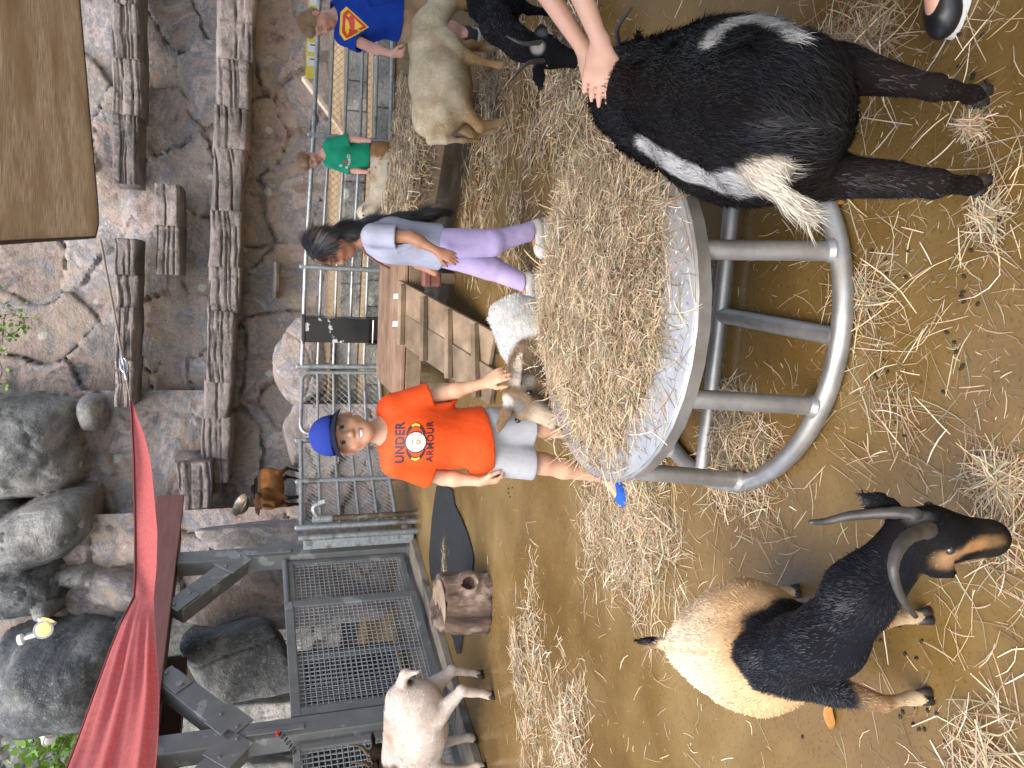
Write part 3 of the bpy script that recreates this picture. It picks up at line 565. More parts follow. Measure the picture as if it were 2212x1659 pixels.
tag(MB().beam(pL - eS * .4 - nS * 1.55 + Zv * .6, pR + eS * .2 - nS * 1.55 + Zv * .6, .10, 1.1).build('pen_shade_panel', mat('pen_shade_dark', (.03, .031, .03), (.07, .07, .066), scale=8, rough=.9, bump=.5), None), 'added dark panel standing in for the shaded pen interior behind the mesh gates', 'wall')  # added panel, its dark colour stands in for shade inside the pen
gA = pR - eS * .10; gM = pR - eS * .72; gB = pL + eS * .10
mesh_gate(gM + nS * 0, gA, .12, 1.28, 'narrow wire mesh gate panel beside the far shed post')
mesh_gate(gB + nS * .05, gM + nS * .05 - eS * .01, .10, 1.33, 'wide wire mesh gate panel behind the tree stump', mid=True, fr=.075)
mesh_gate(gB - nS * 1.3, gA - nS * 1.3, .10, 1.15, 'inner wire mesh panel deep inside the shed', pitch=.06)
tag(MB().tube([pR - eS * .09 + Zv * 1.30 + nS * .02, gM - eS * .02 + Zv * 1.30 + nS * .02], .03, 12).build('top_pipe', GREY, None, angle=40), 'round grey pipe capping the narrow mesh gate', 'pipe')
gN = pL - eS * .12; mesh_gate(pL - eS * 1.5, gN, .10, 1.33, 'dark mesh gate at the left picture edge beyond the near shed post')
# chain and red clip on the near post
ch = thing('chain', pL - eS * .06 + nS * .11 + Zv * 1.42, 'short dark chain with a red clip hanging on the near shed post', 'chain')
c0 = pL - eS * .08 + nS * .12 + Zv * 1.42
for k in range(7):
    c = c0 - eS * .03 * k - Zv * (.022 * k - .001 * k * k); d = np.array((0, 0, 1.)) if k % 2 else nS
    an = np.linspace(0, 2 * math.pi, 10, endpoint=False); ax = eS * .8 - Zv * .6; MB().tube([c + ax * .02 * math.cos(q) + d * .010 * math.sin(q) for q in an], .0035, 5, closed=True).build('link', BLACKM, ch, smooth=True)
MB().box(c0 + Zv * .02 + nS * .01, (.05, .015, .02), R=RS).build('clip', mat('red_clip', (.6, .02, .015), rough=.3), ch)

# ================================================================== PIPE FENCE
def fence_panel(a, b, label, name='fence_panel', rails=6, round_=False, posts=(1, 1), wire=.052):
    a = np.asarray(a, float); b = np.asarray(b, float); zt = (a[2], b[2]); A = np.array((a[0], a[1], 0)); B = np.array((b[0], b[1], 0)); e = (B - A) / np.linalg.norm(B - A); L = np.linalg.norm(B - A); nn = np.array((e[1], -e[0], 0))
    t = thing(name, (A + B) / 2, label, 'gate' if round_ else 'fence', 'galvanised pipe fence panels'); zb = .20
    top = lambda q: zt[0] + (zt[1] - zt[0]) * q / L
    if round_:
        r = .12; P = [A + e * .03 + Zv * .16] + list(arc(A + e * .03 + Zv * (top(0) - r), A + e * .03 + Zv * top(0), A + e * (.03 + r) + Zv * top(0), 7)) + list(arc(B - e * (.03 + r) + Zv * top(L), B - e * .03 + Zv * top(L), B - e * .03 + Zv * (top(L) - r), 7)) + [B - e * .03 + Zv * .16]
        ptube('frame', P, .023, STEEL, t)
    else:
        for k, q in enumerate((0, L)):
            if posts[k]: ptube('post', [A + e * q, A + e * q + Zv * (top(q) + .05), A + e * q + Zv * (top(q) + .065)], [.029, .029, .012], STEEL, t)
        ptube('rail', [A + Zv * top(0), B + Zv * top(L)], .024, STEEL, t)
    for k in range(1, rails):
        f = 1 - k / (rails - 1); ptube('rail', [A + e * .03 + Zv * (zb + (top(0) - zb) * f), B - e * .03 + Zv * (zb + (top(L) - zb) * f)], .022 if k == rails - 1 else .0165, STEEL, t)
    wm = MB(); H = min(zt) - zb; off = -nn * .02
    for sgn in (1, -1):
        for s in np.arange(-H, L, wire * 1.41):
            q0, q1 = max(s, 0), min(s + H, L)
            if q1 - q0 < .02: continue
            za, zc = (zb + (q0 - s), zb + (q1 - s)) if sgn > 0 else (zb + H - (q0 - s), zb + H - (q1 - s))
            wm.tube([A + e * q0 + Zv * za + off + nn * .003 * sgn, A + e * q1 + Zv * zc + off + nn * .003 * sgn], .0021, 4)
    o = wm.build('chain_link', WIRE, t); o['kind'] = 'stuff'; return t
F_ = [np.array(p) for p in FEN]
fence_panel(F_[0], F_[1], 'short pipe fence panel behind the water pipe, nearest the shed', wire=.040)
fence_panel(F_[1], F_[2], 'short pipe fence panel behind the boy in orange', posts=(0, 1), wire=.040)
fence_panel(F_[2] + (F_[3] - F_[2]) * .05, F_[2] + (F_[3] - F_[2]) * .95, 'pipe gate with rounded top corners beside the boy\'s cap', 'pipe_gate', round_=True)
fence_panel(F_[3], F_[4], 'long pipe fence panel carrying the black feeder box', posts=(1, 1))
fence_panel(F_[4], F_[5], 'pipe fence panel between the girl and the child in green', posts=(0, 1))
fence_panel(F_[5], F_[6], 'pipe fence panel behind the child in blue', posts=(0, 1))
fence_panel(F_[6], F_[7], 'last pipe fence panel at the right, beyond the child in blue', posts=(0, 1))
ep = thing('end_post', F_[0] * (1, 1, 0), 'galvanised end post and plate joining the fence to the shed post', 'post')
q = F_[0] * (1, 1, 0) + np.array((-.10, -.02, 0)); ptube('pipe', [q, q + Zv * 1.17, q + Zv * 1.185], [.032, .032, .012], STEEL, ep)
pbox('plate', q + np.array((-.07, .0, .58)), (.09, .03, 1.1), STEEL, ep)
# black feeder box on the fence
fb = thing('feeder_box', PY(815, 712, 8.70), 'tall black metal feeder box with peeling paint hanging on the fence', 'feed box')
f0 = PY(740, 712, 8.74); ef = (F_[4] - F_[3]) * (1, 1, 0); ef /= np.linalg.norm(ef); RF = np.stack((ef, np.array((-ef[1], ef[0], 0)), Zv), 1); nf = np.array((ef[1], -ef[0], 0))
zt, zb = 1.06, .26; c = np.array((f0[0], f0[1], 0))
pbox('body', c + Zv * (zt + zb + .1) / 2, (.27, .16, zt - zb - .1), BLACKP, fb, R=RF, ch=.006); pbox('lid', c + Zv * (zt + .012), (.30, .19, .025), BLACKM, fb, R=RF)
pbox('side_plate', c - ef * .137 + Zv * (zb + .05), (.012, .16, .12), BLACKM, fb, R=RF); pbox('side_plate', c + ef * .137 + Zv * (zb + .05), (.012, .16, .12), BLACKM, fb, R=RF)
pbox('chute', c - nf * .03 + Zv * (zb + .04), (.25, .06, .10), BLACKM, fb, R=RF)
ptube('bar', [c + nf * .085 - ef * .13 + Zv * (zb + .06), c + nf * .085 + ef * .13 + Zv * (zb + .06)], .007, CHROME, fb)
# standing water pipe with elbow
wp = thing('water_pipe', (-1.33, 7.80, 0), 'brown standing water pipe with a grey elbow in front of the fence', 'pipe')
w0 = np.array((-1.33, 7.78, 0)); ptube('riser', [w0, w0 + Zv * .90], .029, RUST, wp); ptube('coupling', [w0 + Zv * .86, w0 + Zv * 1.04, w0 + Zv * 1.05], [.038, .038, .02], STEEL, wp)
ptube('elbow', list(arc(w0 + Zv * .98, w0 + np.array((.13, -.02, 1.10)), w0 + np.array((.15, -.02, .98)), 9)), .025, STEEL, wp); ptube('nozzle', [w0 + np.array((.15, -.02, .99)), w0 + np.array((.165, -.02, .93))], .034, CHROME, wp)

# ================================================================== WOODEN DECK AND RAMP
def plank(name, a, b, wd, th, m, parent, nseg=1, wob=.004, ch=.006):
    a = np.asarray(a, float); b = np.asarray(b, float); return pbeam(name, a, b, wd * random.uniform(.97, .985), th, m, parent, ch=ch)
deck = thing('wooden_deck', (.9, 6.8, 0), 'low weathered wooden deck behind the girl, its right half covered in hay', 'deck')
DZ = .44
def deck_part(f0, f1, r0, r1, n, m):
    f0, f1, r0, r1 = [np.array((*p, DZ - .0175)) for p in (f0, f1, r0, r1)]
    for k in range(n):
        t = (k + .5) / n; a = f0 + (r0 - f0) * t; b = f1 + (r1 - f1) * t; wd = (np.linalg.norm(r0 - f0) + np.linalg.norm(r1 - f1)) / 2 / n
        plank('plank', a, b, wd * .985, .035 + random.uniform(-.003, .003), m, deck)
    e = (f1 - f0) / np.linalg.norm(f1 - f0); d = Zv * -.09
    pbeam('fascia', f0 + d - e * .0 + np.array((0, .02, 0)), f1 + d + np.array((0, .02, 0)), .04, .13, WOOD, deck); pbeam('joist', (f0 + r0) / 2 + d, (f1 + r1) / 2 + d, .045, .13, WOOD, deck); pbeam('joist', r0 + d, r1 + d, .045, .13, WOOD, deck)
    for P in (f0 + e * .12, f1 - e * .12, r0 + e * .1, r1 - e * .1): pbeam('leg', P * (1, 1, 0) + np.array((0, .07, 0)), P + Zv * -.03 + np.array((0, .07, 0)), .09, .09, WOOD, deck)
deck_part((-.15, 6.42), (1.0, 6.20), (.06, 7.69), (1.19, 7.46), 8, WOODR); deck_part((1.03, 6.17), (1.98, 5.34), (1.22, 7.44), (2.55, 6.28), 8, WOOD)
ramp = thing('wooden_ramp', (.1, 5.2, 0), 'plank ramp with cross cleats leaning on the wooden deck', 'ramp')
tR, tL, bR, bL = np.array((.855, 6.29, .475)), np.array((.376, 6.36, .475)), np.array((.37, 5.12, .03)), np.array((-.16, 5.08, .03))
up = np.cross(tR - tL, bL - tL); up /= np.linalg.norm(up); up = up if up[2] > 0 else -up
for k in range(2):
    s = (k + .5) / 2; pbeam('ramp_board', tL + (tR - tL) * s, bL + (bR - bL) * s, .255, .035, WOOD, ramp, up=up)
for t in (.10, .36, .62, .88):
    a = tL + (bL - tL) * t + up * .042; b = tR + (bR - tR) * t + up * .042; pbeam('cleat', a, b, .05, .045, WOOD, ramp, up=up)
for s in (.25, .72):
    c = tL + (tR - tL) * s; h = thing('hook', c, None, None); h.parent = ramp; h.location = tuple(c - orgof(ramp))
    MB().beam(c + np.array((0, .10, .0)), c + np.array((0, .0, .035)), .05, .012).beam(c + np.array((0, .0, .035)), c + np.array((0, -.04, .0)), .05, .012).build('hook_strap', CHROME, h)

# ================================================================== ROUND METAL FEED TABLE
TC = np.array((.25, 2.38, 0)); TZ = .505
tab = thing('round_feed_table', TC, 'round metal feed table on a welded pipe base, heaped with hay', 'table')
MB().lathe([(.02, TZ - .012), (.570, TZ - .010), (.573, TZ - .003), (.568, TZ), (.02, TZ + .001)], TC, 72).build('table_top', PLATE, tab, angle=35)
MB().lathe([(.566, TZ - .014), (.570, TZ - .052), (.580, TZ - .052), (.583, TZ - .010), (.5745, TZ - .004), (.566, TZ - .014)], TC, 36, cap=False).build('rim', ALU, tab, angle=12)
lug = MB(); s_ = .030; k = 0
for x in np.arange(-.57, .57, s_):
    for y in np.arange(-.57, .57, s_):
        k += 1
        if x * x + y * y > .555 ** 2: continue
        a = math.pi / 4 if (round(x / s_) + round(y / s_)) % 2 else -math.pi / 4; d = np.array((math.cos(a), math.sin(a), 0)) * .0125; p = np.array((-d[1], d[0], 0)) * .30; c = TC + np.array((x, y, TZ + .0012))
        lug.add([c - d, c + p, c + d, c - p, c + np.array((0, 0, .0022))], [(0, 3, 4), (3, 2, 4), (2, 1, 4), (1, 0, 4)])
o = lug.build('tread_lugs', PLATE, tab); o['kind'] = 'stuff'
an = np.linspace(0, 2 * math.pi, 72, endpoint=False); ptube('base_ring', [TC + np.array((.605 * math.cos(a), .605 * math.sin(a), .032)) for a in an], .030, ALU, tab, n=14, closed=True)
for k in range(8):
    a = math.radians(-77 - 45 * k); d = np.array((math.cos(a), math.sin(a), 0)); ptube('leg', [TC + d * .597 + Zv * .04, TC + d * .548 + Zv * (TZ - .03)], .0285, ALU, tab, n=14)
    ptube('weld', [TC + d * .599 + Zv * .056, TC + d * .594 + Zv * .072], [.037, .030], ALU, tab, n=12)
for a in (-11, -101):
    d = np.array((math.cos(math.radians(a)), math.sin(math.radians(a)), 0)); ptube('cross_pipe', [TC - d * .59 + Zv * (.036 if a == -11 else .034), TC + d * .59 + Zv * (.036 if a == -11 else .034)], .028, ALU, tab, n=14)

# ================================================================== SHADE CLOTHS
P1, P2, P3 = PY(216, 512, 8.0), PY(0, 524, 4.5), PY(172, 0, 7.5)
nu, nv = 40, 30; V = []
for i in range(nu):
    for j in range(nv):
        u, v = i / (nu - 1), j / (nv - 1)           # u: along far edge to the right, v: from far edge towards the camera
        p = P1 + (P3 - P1) * u * 2.4 + (P2 - P1) * v * 2.5; rr = .35
        cu, cv = u * 2.4 * np.linalg.norm(P3 - P1), v * 2.5 * np.linalg.norm(P2 - P1)
        if cu < rr and cv < rr:
            a = math.hypot(rr - cu, rr - cv)
            if a > rr: s = rr / a; cu2, cv2 = rr - (rr - cu) * s, rr - (rr - cv) * s; p = P1 + (P3 - P1) / np.linalg.norm(P3 - P1) * cu2 + (P2 - P1) / np.linalg.norm(P2 - P1) * cv2
        p = p + Zv * (-.10 * math.sin(math.pi * min(u, 1)) * math.sin(math.pi * min(v * 1.0, 1)) + .006 * math.sin(9 * v + 3 * u)); V.append(p)
V = np.array(V); F = [(i * nv + j, i * nv + j + 1, (i + 1) * nv + j + 1, (i + 1) * nv + j) for i in range(nu - 1) for j in range(nv - 1)]
tan = thing('tan_shade_sail', P1, 'tan woven shade cloth stretched overhead at the upper right corner', 'shade sail')
o = part('cloth', V, F, TANSAIL, tan); md = o.modifiers.new('thick', 'SOLIDIFY'); md.thickness = .004
edge = [V[i * nv] for i in range(nu - 1, -1, -1)] + [V[j] for j in range(1, nv)]; ptube('hem', edge, .012, mat('brown_hem', (.06, .035, .022), rough=.7), tan, n=8)
tipR = PY(282, 866, 7.3)
cab = thing('sail_cable', P1, 'steel cable and shackle between the tan cloth and the red sail', 'cable')
mid = P1 + (tipR - P1) * .72; ptube('cable', [P1 + (tipR - P1) * .02, mid], .011, CABLE, cab, n=8)
for k in range(3):
    c = mid + (tipR - P1) * (.03 + .045 * k); dd = (tipR - P1) / np.linalg.norm(tipR - P1); sd_ = Zv if k % 2 else np.array((0, 1., 0)); an = np.linspace(0, 2 * math.pi, 14, endpoint=False)
    MB().tube([c + dd * .075 * math.cos(q) + sd_ * .030 * math.sin(q) for q in an], .010, 7, closed=True).build('shackle', CHROME, cab, smooth=True)
ptube('cable', [mid + (tipR - P1) * .14, tipR], .006, CABLE, cab, n=8)
# red sail: ribbon that twists half-way along its length
ed = [(866, 282, 286, 7.3, 7.3), (900, 284, 296, 7.2, 7.25), (940, 286, 312, 7.1, 7.2), (1000, 289, 326, 6.95, 7.1), (1060, 290, 332, 6.75, 6.95), (1150, 292, 340, 6.4, 6.7), (1230, 292, 338, 6.1, 6.3), (1290, 290, 332, 5.9, 5.9), (1340, 264, 334, 5.6, 5.4), (1400, 240, 338, 5.4, 5.0), (1500, 205, 344, 5.1, 4.6), (1600, 170, 340, 4.9, 4.3), (1720, 125, 330, 4.6, 4.0), (1900, 60, 320, 4.2, 3.6)]
ed = np.array(ed, float); tt = np.linspace(0, len(ed) - 1, 90); E = np.stack([np.interp(tt, np.arange(len(ed)), ed[:, k]) for k in range(5)], 1); nv = 26; V = []
for i in range(len(E)):
    iy, ta, tb, ya, yb = E[i]; A = PY(ta, iy, ya); Bq = PY(tb, iy, yb); wv = min(1, max(0, (iy - 1290) / 150))
    for j in range(nv):
        s = j / (nv - 1); p = A + (Bq - A) * s; fold = wv * (.05 * math.sin(s * 17 + iy * .004) + .03 * math.sin(s * 31 + 1)) + .05 * math.sin(math.pi * s) * (1 - wv) * min(1, (iy - 860) / 150)
        V.append(p + np.array((.3 * fold, -fold, 0)))
V = np.array(V); F = [(i * nv + j, i * nv + j + 1, (i + 1) * nv + j + 1, (i + 1) * nv + j) for i in range(len(E) - 1) for j in range(nv - 1)]
sail = thing('red_shade_sail', tipR, 'folded red shade sail hanging in front of the maroon beam', 'shade sail')
part('cloth', V, F, REDSAIL, sail); ptube('hem', [V[i * nv] for i in range(len(E))], .010, mat('maroon_hem', (.12, .02, .018), rough=.7), sail, n=6)

# ================================================================== RUBBER MAT, STUMP, SMALL THINGS
mp_ = [(946, 1050), (968, 1052), (980, 1058), (985, 1090), (1000, 1120), (1012, 1150), (1021, 1180), (1026, 1205), (1024, 1232), (1022, 1262), (1016, 1300), (1008, 1340), (996, 1412), (990, 1412), (984, 1385), (962, 1330), (942, 1280), (932, 1240), (930, 1200), (936, 1120)]
tag(MB().poly([G(*p)[:2] for p in mp_][::-1], .003, .016).build('rubber_mat', BLACKR), 'torn black rubber mat lying behind the tree stump', 'mat')
sx, sy = -1.60, 5.44; S = SDF((sx - .4, sy - .4, -.02), (sx + .4, sy + .4, .5), .013)
S.cap((sx, sy, .0), (sx + .01, sy, .30), .215, .20, .02); S.cap((sx - .1, sy - .08, -.05), (sx - .09, sy - .09, .2), .13, .10, .04); S.cap((sx + .13, sy - .1, -.05), (sx + .1, sy - .07, .22), .12, .08, .04)
S.cap((sx + .16, sy - .05, .14), (sx + .19, sy - .16, .16), .085, .075, .03); S.cut((sx, sy, .345), (.12, -.05, 1)); S.cap((sx + .17, sy - .12, .15), (sx + .2, sy - .25, .16), .05, .05, .015, '-'); S.cut((sx, sy, .003), (0, 0, -1)); S.noise(.03, 7, 3, 4, (1, 1, .4)); S.noise(.022, 20, 8, 3, (1, 1, .22))
V, F = S.mesh(1); st = thing('tree_stump', (sx, sy, 0), 'short brown tree stump with a knot hole on the wet floor', 'stump'); part('trunk', V, F, BARK, st)
MB().lathe([(.19, 0), (.196, .006), (.17, .012)], (sx + .005, sy, .333), 28).build('cut_face', mat('cut_wood', (.20, .14, .09), (.32, .25, .17), scale=12, rough=.85, bump=.4), st, smooth=True)
# spot lamps on the boulders
def lamp(c, d, up_, lit, name, label):
    c = np.asarray(c, float); t = thing(name, c, label, 'floodlight', 'floodlights on the boulders'); base = c + np.asarray(up_) * .22
    MB().lathe([(.06, -.02), (.06, .02), (.02, .04)], base, 14, axis=-np.asarray(up_, float)).build('base', WHITEP, t, angle=40); ptube('arm', [base, c], .025, WHITEP, t)
    LENS = mat('lamp_lens_lit' if lit else 'lamp_lens', (.95, .75, .25) if lit else (.7, .7, .68), rough=.3)
    if lit: b = LENS.node_tree.nodes['Principled BSDF']; b.inputs['Emission Color'].default_value = (1, .72, .22, 1); b.inputs['Emission Strength'].default_value = .35
    for dv in d:
        dv = np.asarray(dv, float); dv /= np.linalg.norm(dv); h = MB().lathe([(.03, -.14), (.05, -.12), (.055, -.04), (.095, .03), (.10, .05), (.085, .05)], c + dv * .10, 18, axis=dv).build('lamp_head', WHITEP, t, angle=40)
        MB().lathe([(.084, 0), (.06, .012), (.02, .016)], c + dv * .146, 16, axis=dv).build('lens', LENS, h, smooth=True)
b0 = PY(88, 1368, 9.75); lamp(b0, [(.35, -.6, -.25), (.75, .1, -.35)], (-.25, .1, .9), True, 'floodlight', 'twin white floodlight with yellow lit lenses on the dark boulder')
b1 = PY(90, 1582, 10.6); lamp(b1, [(-.3, -.5, -.6), (.3, -.5, -.6)], (0, .25, .9), False, 'floodlight', 'unlit white twin floodlight left of the dark boulder')
# feed bowl on the outcrop
bw = PY(505, 1040, 10.9); bw = PY(522, 1092, 10.6); MBb = MB().lathe([(.02, -.05), (.10, -.05), (.14, .02), (.15, .03), (.14, .026), (.09, -.038), (.02, -.04)], bw, 28, axis=(.45, -.4, .8))
tag(MBb.build('feed_bowl', RUST, None, angle=40), 'shallow metal feed bowl on the rock above the brown goat', 'bowl')
# leaning stick and yellow notice strip
s0, s1 = PY(655, 168, 9.9), PY(690, 285, 9.6); tag(pbeam('leaning_plank', s0, s1 - Zv * .3, .07, .05, mat('pale_wood', (.36, .27, .19), (.45, .35, .25), rough=.8), None), 'pale wooden plank leaning behind the fence above the green child', 'plank')
sg = thing('warning_strip', PY(682, 70, 8.02), 'yellow and white warning strip fixed along the top rail behind the boy in blue', 'sign')
a, b = F_[5] + (F_[6] - F_[5]) * .38, F_[5] + (F_[6] - F_[5]) * 1.0; YEL = mat('yellow_sign', (.62, .52, .05), rough=.5); WHS = mat('white_sign', (.66, .66, .62), rough=.5)
pbeam('board', a * (1, 1, 0) + Zv * (a[2] + .05) + np.array((0, .035, 0)), b * (1, 1, 0) + Zv * (b[2] + .05) + np.array((0, .035, 0)), .008, .11, YEL, sg)
for t in (.18, .33, .5, .66, .82, .95):
    c = a + (b - a) * t; pbox('white_field', (c[0], c[1] + .028, c[2] + .05), (.10, .004, .085), WHS, sg, rz=-.13, ch=.001)
    pbox('dark_mark', (c[0] + .02, c[1] + .0235, c[2] + .045), (.012, .003, .05), BLACKM, sg, rz=-.13, ch=.001)
# ================================================================== ANIMALS
COAT = mat('animal_skin', attr=True, rough=.9, scale=25, amt=.25, spec=.08, bump=.35, bscale=120, bdist=.004)
FURM = mat('fur', attr=True, rough=.5, scale=8, amt=.2, spec=.3)
HORN = mat('horn', (.022, .019, .017), (.075, .068, .062), scale=9, rough=.45, bump=.6, bscale=30, bdist=.004, stretch=(1, 1, 1))
HORNB = mat('brown_horn', (.10, .065, .035), (.20, .15, .09), scale=9, rough=.5, bump=.5, bscale=30, bdist=.004)
HOOF = mat('hoof', (.012, .011, .010), (.035, .03, .027), scale=14, rough=.5, bump=.3)
EYEG = mat('goat_eye', (.012, .009, .006), rough=.08, spec=.7)
def fur(parent, V, F, colf, n, length, flow, lift=.30, width=.0016, seed=0, name='fur', jit=.22, lenf=None, bend=.25):
    rg = np.random.default_rng(seed); T = np.concatenate((F[:, [0, 1, 2]], F[:, [0, 2, 3]])); a = V[T[:, 0]]; b = V[T[:, 1]]; c = V[T[:, 2]]
    ar = np.linalg.norm(np.cross(b - a, c - a), axis=1); k = rg.choice(len(T), n, p=ar / ar.sum()); u = rg.random(n); v = rg.random(n); fl = u + v > 1; u[fl] = 1 - u[fl]; v[fl] = 1 - v[fl]
    N = vnormals(V, F); P = a[k] + (b - a)[k] * u[:, None] + (c - a)[k] * v[:, None]; Np = N[T[k, 0]] * (1 - u - v)[:, None] + N[T[k, 1]] * u[:, None] + N[T[k, 2]] * v[:, None]; Np /= np.linalg.norm(Np, axis=1)[:, None] + 1e-9
    D = flow(P); D = D - Np * (D * Np).sum(1)[:, None]; D /= np.linalg.norm(D, axis=1)[:, None] + 1e-9
    clump = np.stack([vn(P, 28, seed + q) for q in (1, 2, 3)], 1) * .55 + np.stack([vn(P, 7, seed + q) for q in (4, 5, 6)], 1) * .5
    D = D + jit * rg.normal(size=(n, 3)) + clump * jit * 2 + Np * (lift * (1 + .6 * clump[:, :1])); D /= np.linalg.norm(D, axis=1)[:, None]
    L = length * rg.uniform(.6, 1.2, n) * (lenf(P) if lenf else 1); W = np.cross(D, Np); W /= np.linalg.norm(W, axis=1)[:, None] + 1e-9; W = W * (width * rg.uniform(.7, 1.4, n))[:, None]
    P = P - Np * .002; D2 = D - Np * bend; D2 /= np.linalg.norm(D2, axis=1)[:, None]; M_ = P + D * (L * .55)[:, None]; E = M_ + D2 * (L * .5)[:, None]
    VV = np.stack((P - W, P + W, M_ + W * .7, M_ - W * .7, E), 1).reshape(-1, 3); i = np.arange(n) * 5; FF = np.concatenate((np.stack((i, i + 1, i + 2), 1), np.stack((i, i + 2, i + 3), 1), np.stack((i + 3, i + 2, i + 4), 1))).astype(np.int32)
    C = colf(P) * rg.uniform(.55, 1.5, n)[:, None]; hi_ = (rg.random(n) < .10 + .12 * sst(clump[:, 0], 0, .6)) & (C.max(1) < .05); C[hi_] = C[hi_] * 2.2 + .006; C = np.repeat(C, 5, 0)  # some dark strands lightened: coat sheen painted into the strand colour
    o = part(name, VV, FF, FURM, parent, C); return o
def blob(P, c, r, soft=.25, R=None, wob=.12, seed=3):
    q = P - np.asarray(c, float)
    if R is not None: q = q @ R
    d = np.linalg.norm(q / np.asarray(r, float), axis=1) + wob * fbm(P, 14, 3, seed); return 1 - sst(d, 1 - soft, 1 + soft)
def mixc(C, m, c): return C * (1 - m[:, None]) + np.asarray(c, float) * m[:, None]
class Quad:
    """a goat or sheep: one continuous body grown round its skeleton, in place"""
    def __init__(s, name, label, c, head_ang, H, cat='goat', res=.012, barrel=(1, 1, 1), feet=None, neck=None, poll=None, hd=None, hu=None, hs=1.0, ears=None, horns=(), hornm=None, tail=None, colf=None, furn=9000, furl=.022, legw=1.0, z0=0.0, group='goats and sheep in the pen', rump=1.0, furw=.0016, hr=(.014, .003), tailr=.028, fur_lift=.2, lenf=None, furjit=.15, mouth=None, bz=0.0, thigh=1.0):
        s.H = H; k = H / .70; s.k = k; s.e = np.array((math.cos(head_ang), math.sin(head_ang), 0)); s.n = np.array((-s.e[1], s.e[0], 0)); s.c = np.array((c[0], c[1], 0.)); s.z0 = z0
        W = lambda x, y, z: s.c + s.e * x * k + s.n * y * k + Zv * (z * k + z0); s.W = W
        R = np.stack((s.e, s.n, Zv), 1); bl, bw, bd = barrel
        feet = feet or {}; FT = {q: np.array(feet[q]) if q in feet else W(x, y, 0) for q, x, y in (('hl', -.30, .10), ('hr', -.30, -.10), ('fl', .26, .09), ('fr', .26, -.09))}
        for q in FT: FT[q] = np.array((FT[q][0], FT[q][1], z0))
        neck = neck if neck is not None else [W(.30, 0, .56), W(.42, 0, .68)]; poll = np.asarray(poll if poll is not None else W(.48, 0, .80), float)
        hd = np.asarray(hd if hd is not None else s.e * .8 - Zv * .6, float); hd = hd / np.linalg.norm(hd); hu = np.asarray(hu if hu is not None else Zv, float); hu = hu - hd * (hu @ hd); hu /= np.linalg.norm(hu); hside = np.cross(hd, hu)
        s.poll, s.hd, s.hu, s.hside = poll, hd, hu, hside; g = hs * k; s.g = g
        pts = np.array([W(-.5, -.3, 0), W(.45, .3, .8), W(-.5, .3, 0), W(.45, -.3, .8), poll - hd * .1 * g, poll + hd * .3 * g] + list(FT.values()) + [np.asarray(p) for p in (tail or [])] + [q_ for q_ in (ears or {}).values() if isinstance(q_, np.ndarray)] + [poll + hside * .22 * g, poll - hside * .22 * g, poll + hu * .12 * g, poll - hu * .1 * g])
        S = SDF(pts.min(0) - .05, pts.max(0) + .05, res); s.S = S
        S.ell(W(-.04, 0, .455 + bz), np.array((.35 * bl, .175 * bw, .19 * bd)) * k, R, .05)
        S.ell(W(-.27 * bl, 0, .51), np.array((.15, .135 * rump, .145)) * k, R, .06 * k)
        S.ell(W(.22 * bl, 0, .465), np.array((.15, .125, .18)) * k, R, .08 * k); S.cap(W(-.34 * bl, 0, .60), W(.26 * bl, 0, .605), .055 * k, .06 * k, .09 * k)
        nk = [W(.25 * bl, 0, .52)] + [np.asarray(p, float) for p in neck] + [poll + hd * .01 * g - hu * .015 * g]; rr = np.linspace(.125 * k, .062 * g, len(nk)); S.chain(nk, rr, .06 * k)
        lw = legw * k
        for q, sd_ in (('hl', 1), ('hr', -1)):
            f = FT[q]; hip = W(-.27 * bl, .085 * sd_ * rump, .50); fl = f + Zv * .075 * k; hock = f - s.e * .045 * k + Zv * .225 * k; st = (hip + hock) / 2 + s.e * .085 * k + s.n * sd_ * .015 * k
            S.cap(hip, st, .095 * k * thigh, .066 * lw * thigh, .035 * k, fl=(s.n, .85)); S.cap(st, hock, .062 * lw * thigh, .031 * lw, .025 * k); S.cap(hock, fl, .0285 * lw, .0215 * lw, .012); S.cap(hock - s.e * .008 * k, hock + Zv * .01, .031 * lw, .028 * lw, .015); S.cap(fl, f + s.e * .022 * k + Zv * .035 * k, .0265 * lw, .027 * lw, .015)
        for q, sd_ in (('fl', 1), ('fr', -1)):
            f = FT[q]; sh = W(.23 * bl, .095 * sd_, .46); fl = f + Zv * .07 * k; kn = f + Zv * .215 * k + s.e * .012 * k; el = (sh + kn) / 2 - s.e * .015 * k + Zv * .02 * k
            S.cap(sh, el, .085 * k, .052 * lw, .05 * k); S.cap(el, kn, .050 * lw, .0315 * lw, .03 * k); S.cap(kn, fl, .029 * lw, .0215 * lw, .012); S.cap(fl, f + s.e * .018 * k + Zv * .032 * k, .026 * lw, .027 * lw, .015)
        H_ = lambda a, b, c_: poll + hd * a * g + hside * b * g + hu * c_ * g; s.Hh = H_
        RH = np.stack((hd, hside, hu), 1)
        S.ell(H_(.035, 0, -.015), np.array((.085, .062, .068)) * g, RH, .02); S.cap(H_(.06, 0, -.012), H_(.175, 0, -.03), .052 * g, .037 * g, .03); S.cap(H_(.03, 0, -.06), H_(.165, 0, -.058), .042 * g, .027 * g, .03); S.ell(H_(.19, 0, -.036), np.array((.032, .036, .034)) * g, RH, .015)
        for sd_ in (1, -1): S.ell(H_(.062, .046 * sd_, .014), np.array((.026, .018, .018)) * g, RH, .012); S.cap(H_(.214, .014 * sd_, -.028), H_(.222, .02 * sd_, -.026), .006 * g, .005 * g, .006, '-')
        S.cap(H_(.212, -.02, -.052), H_(.212, .02, -.052), .004 * g, .004 * g, .006, '-')
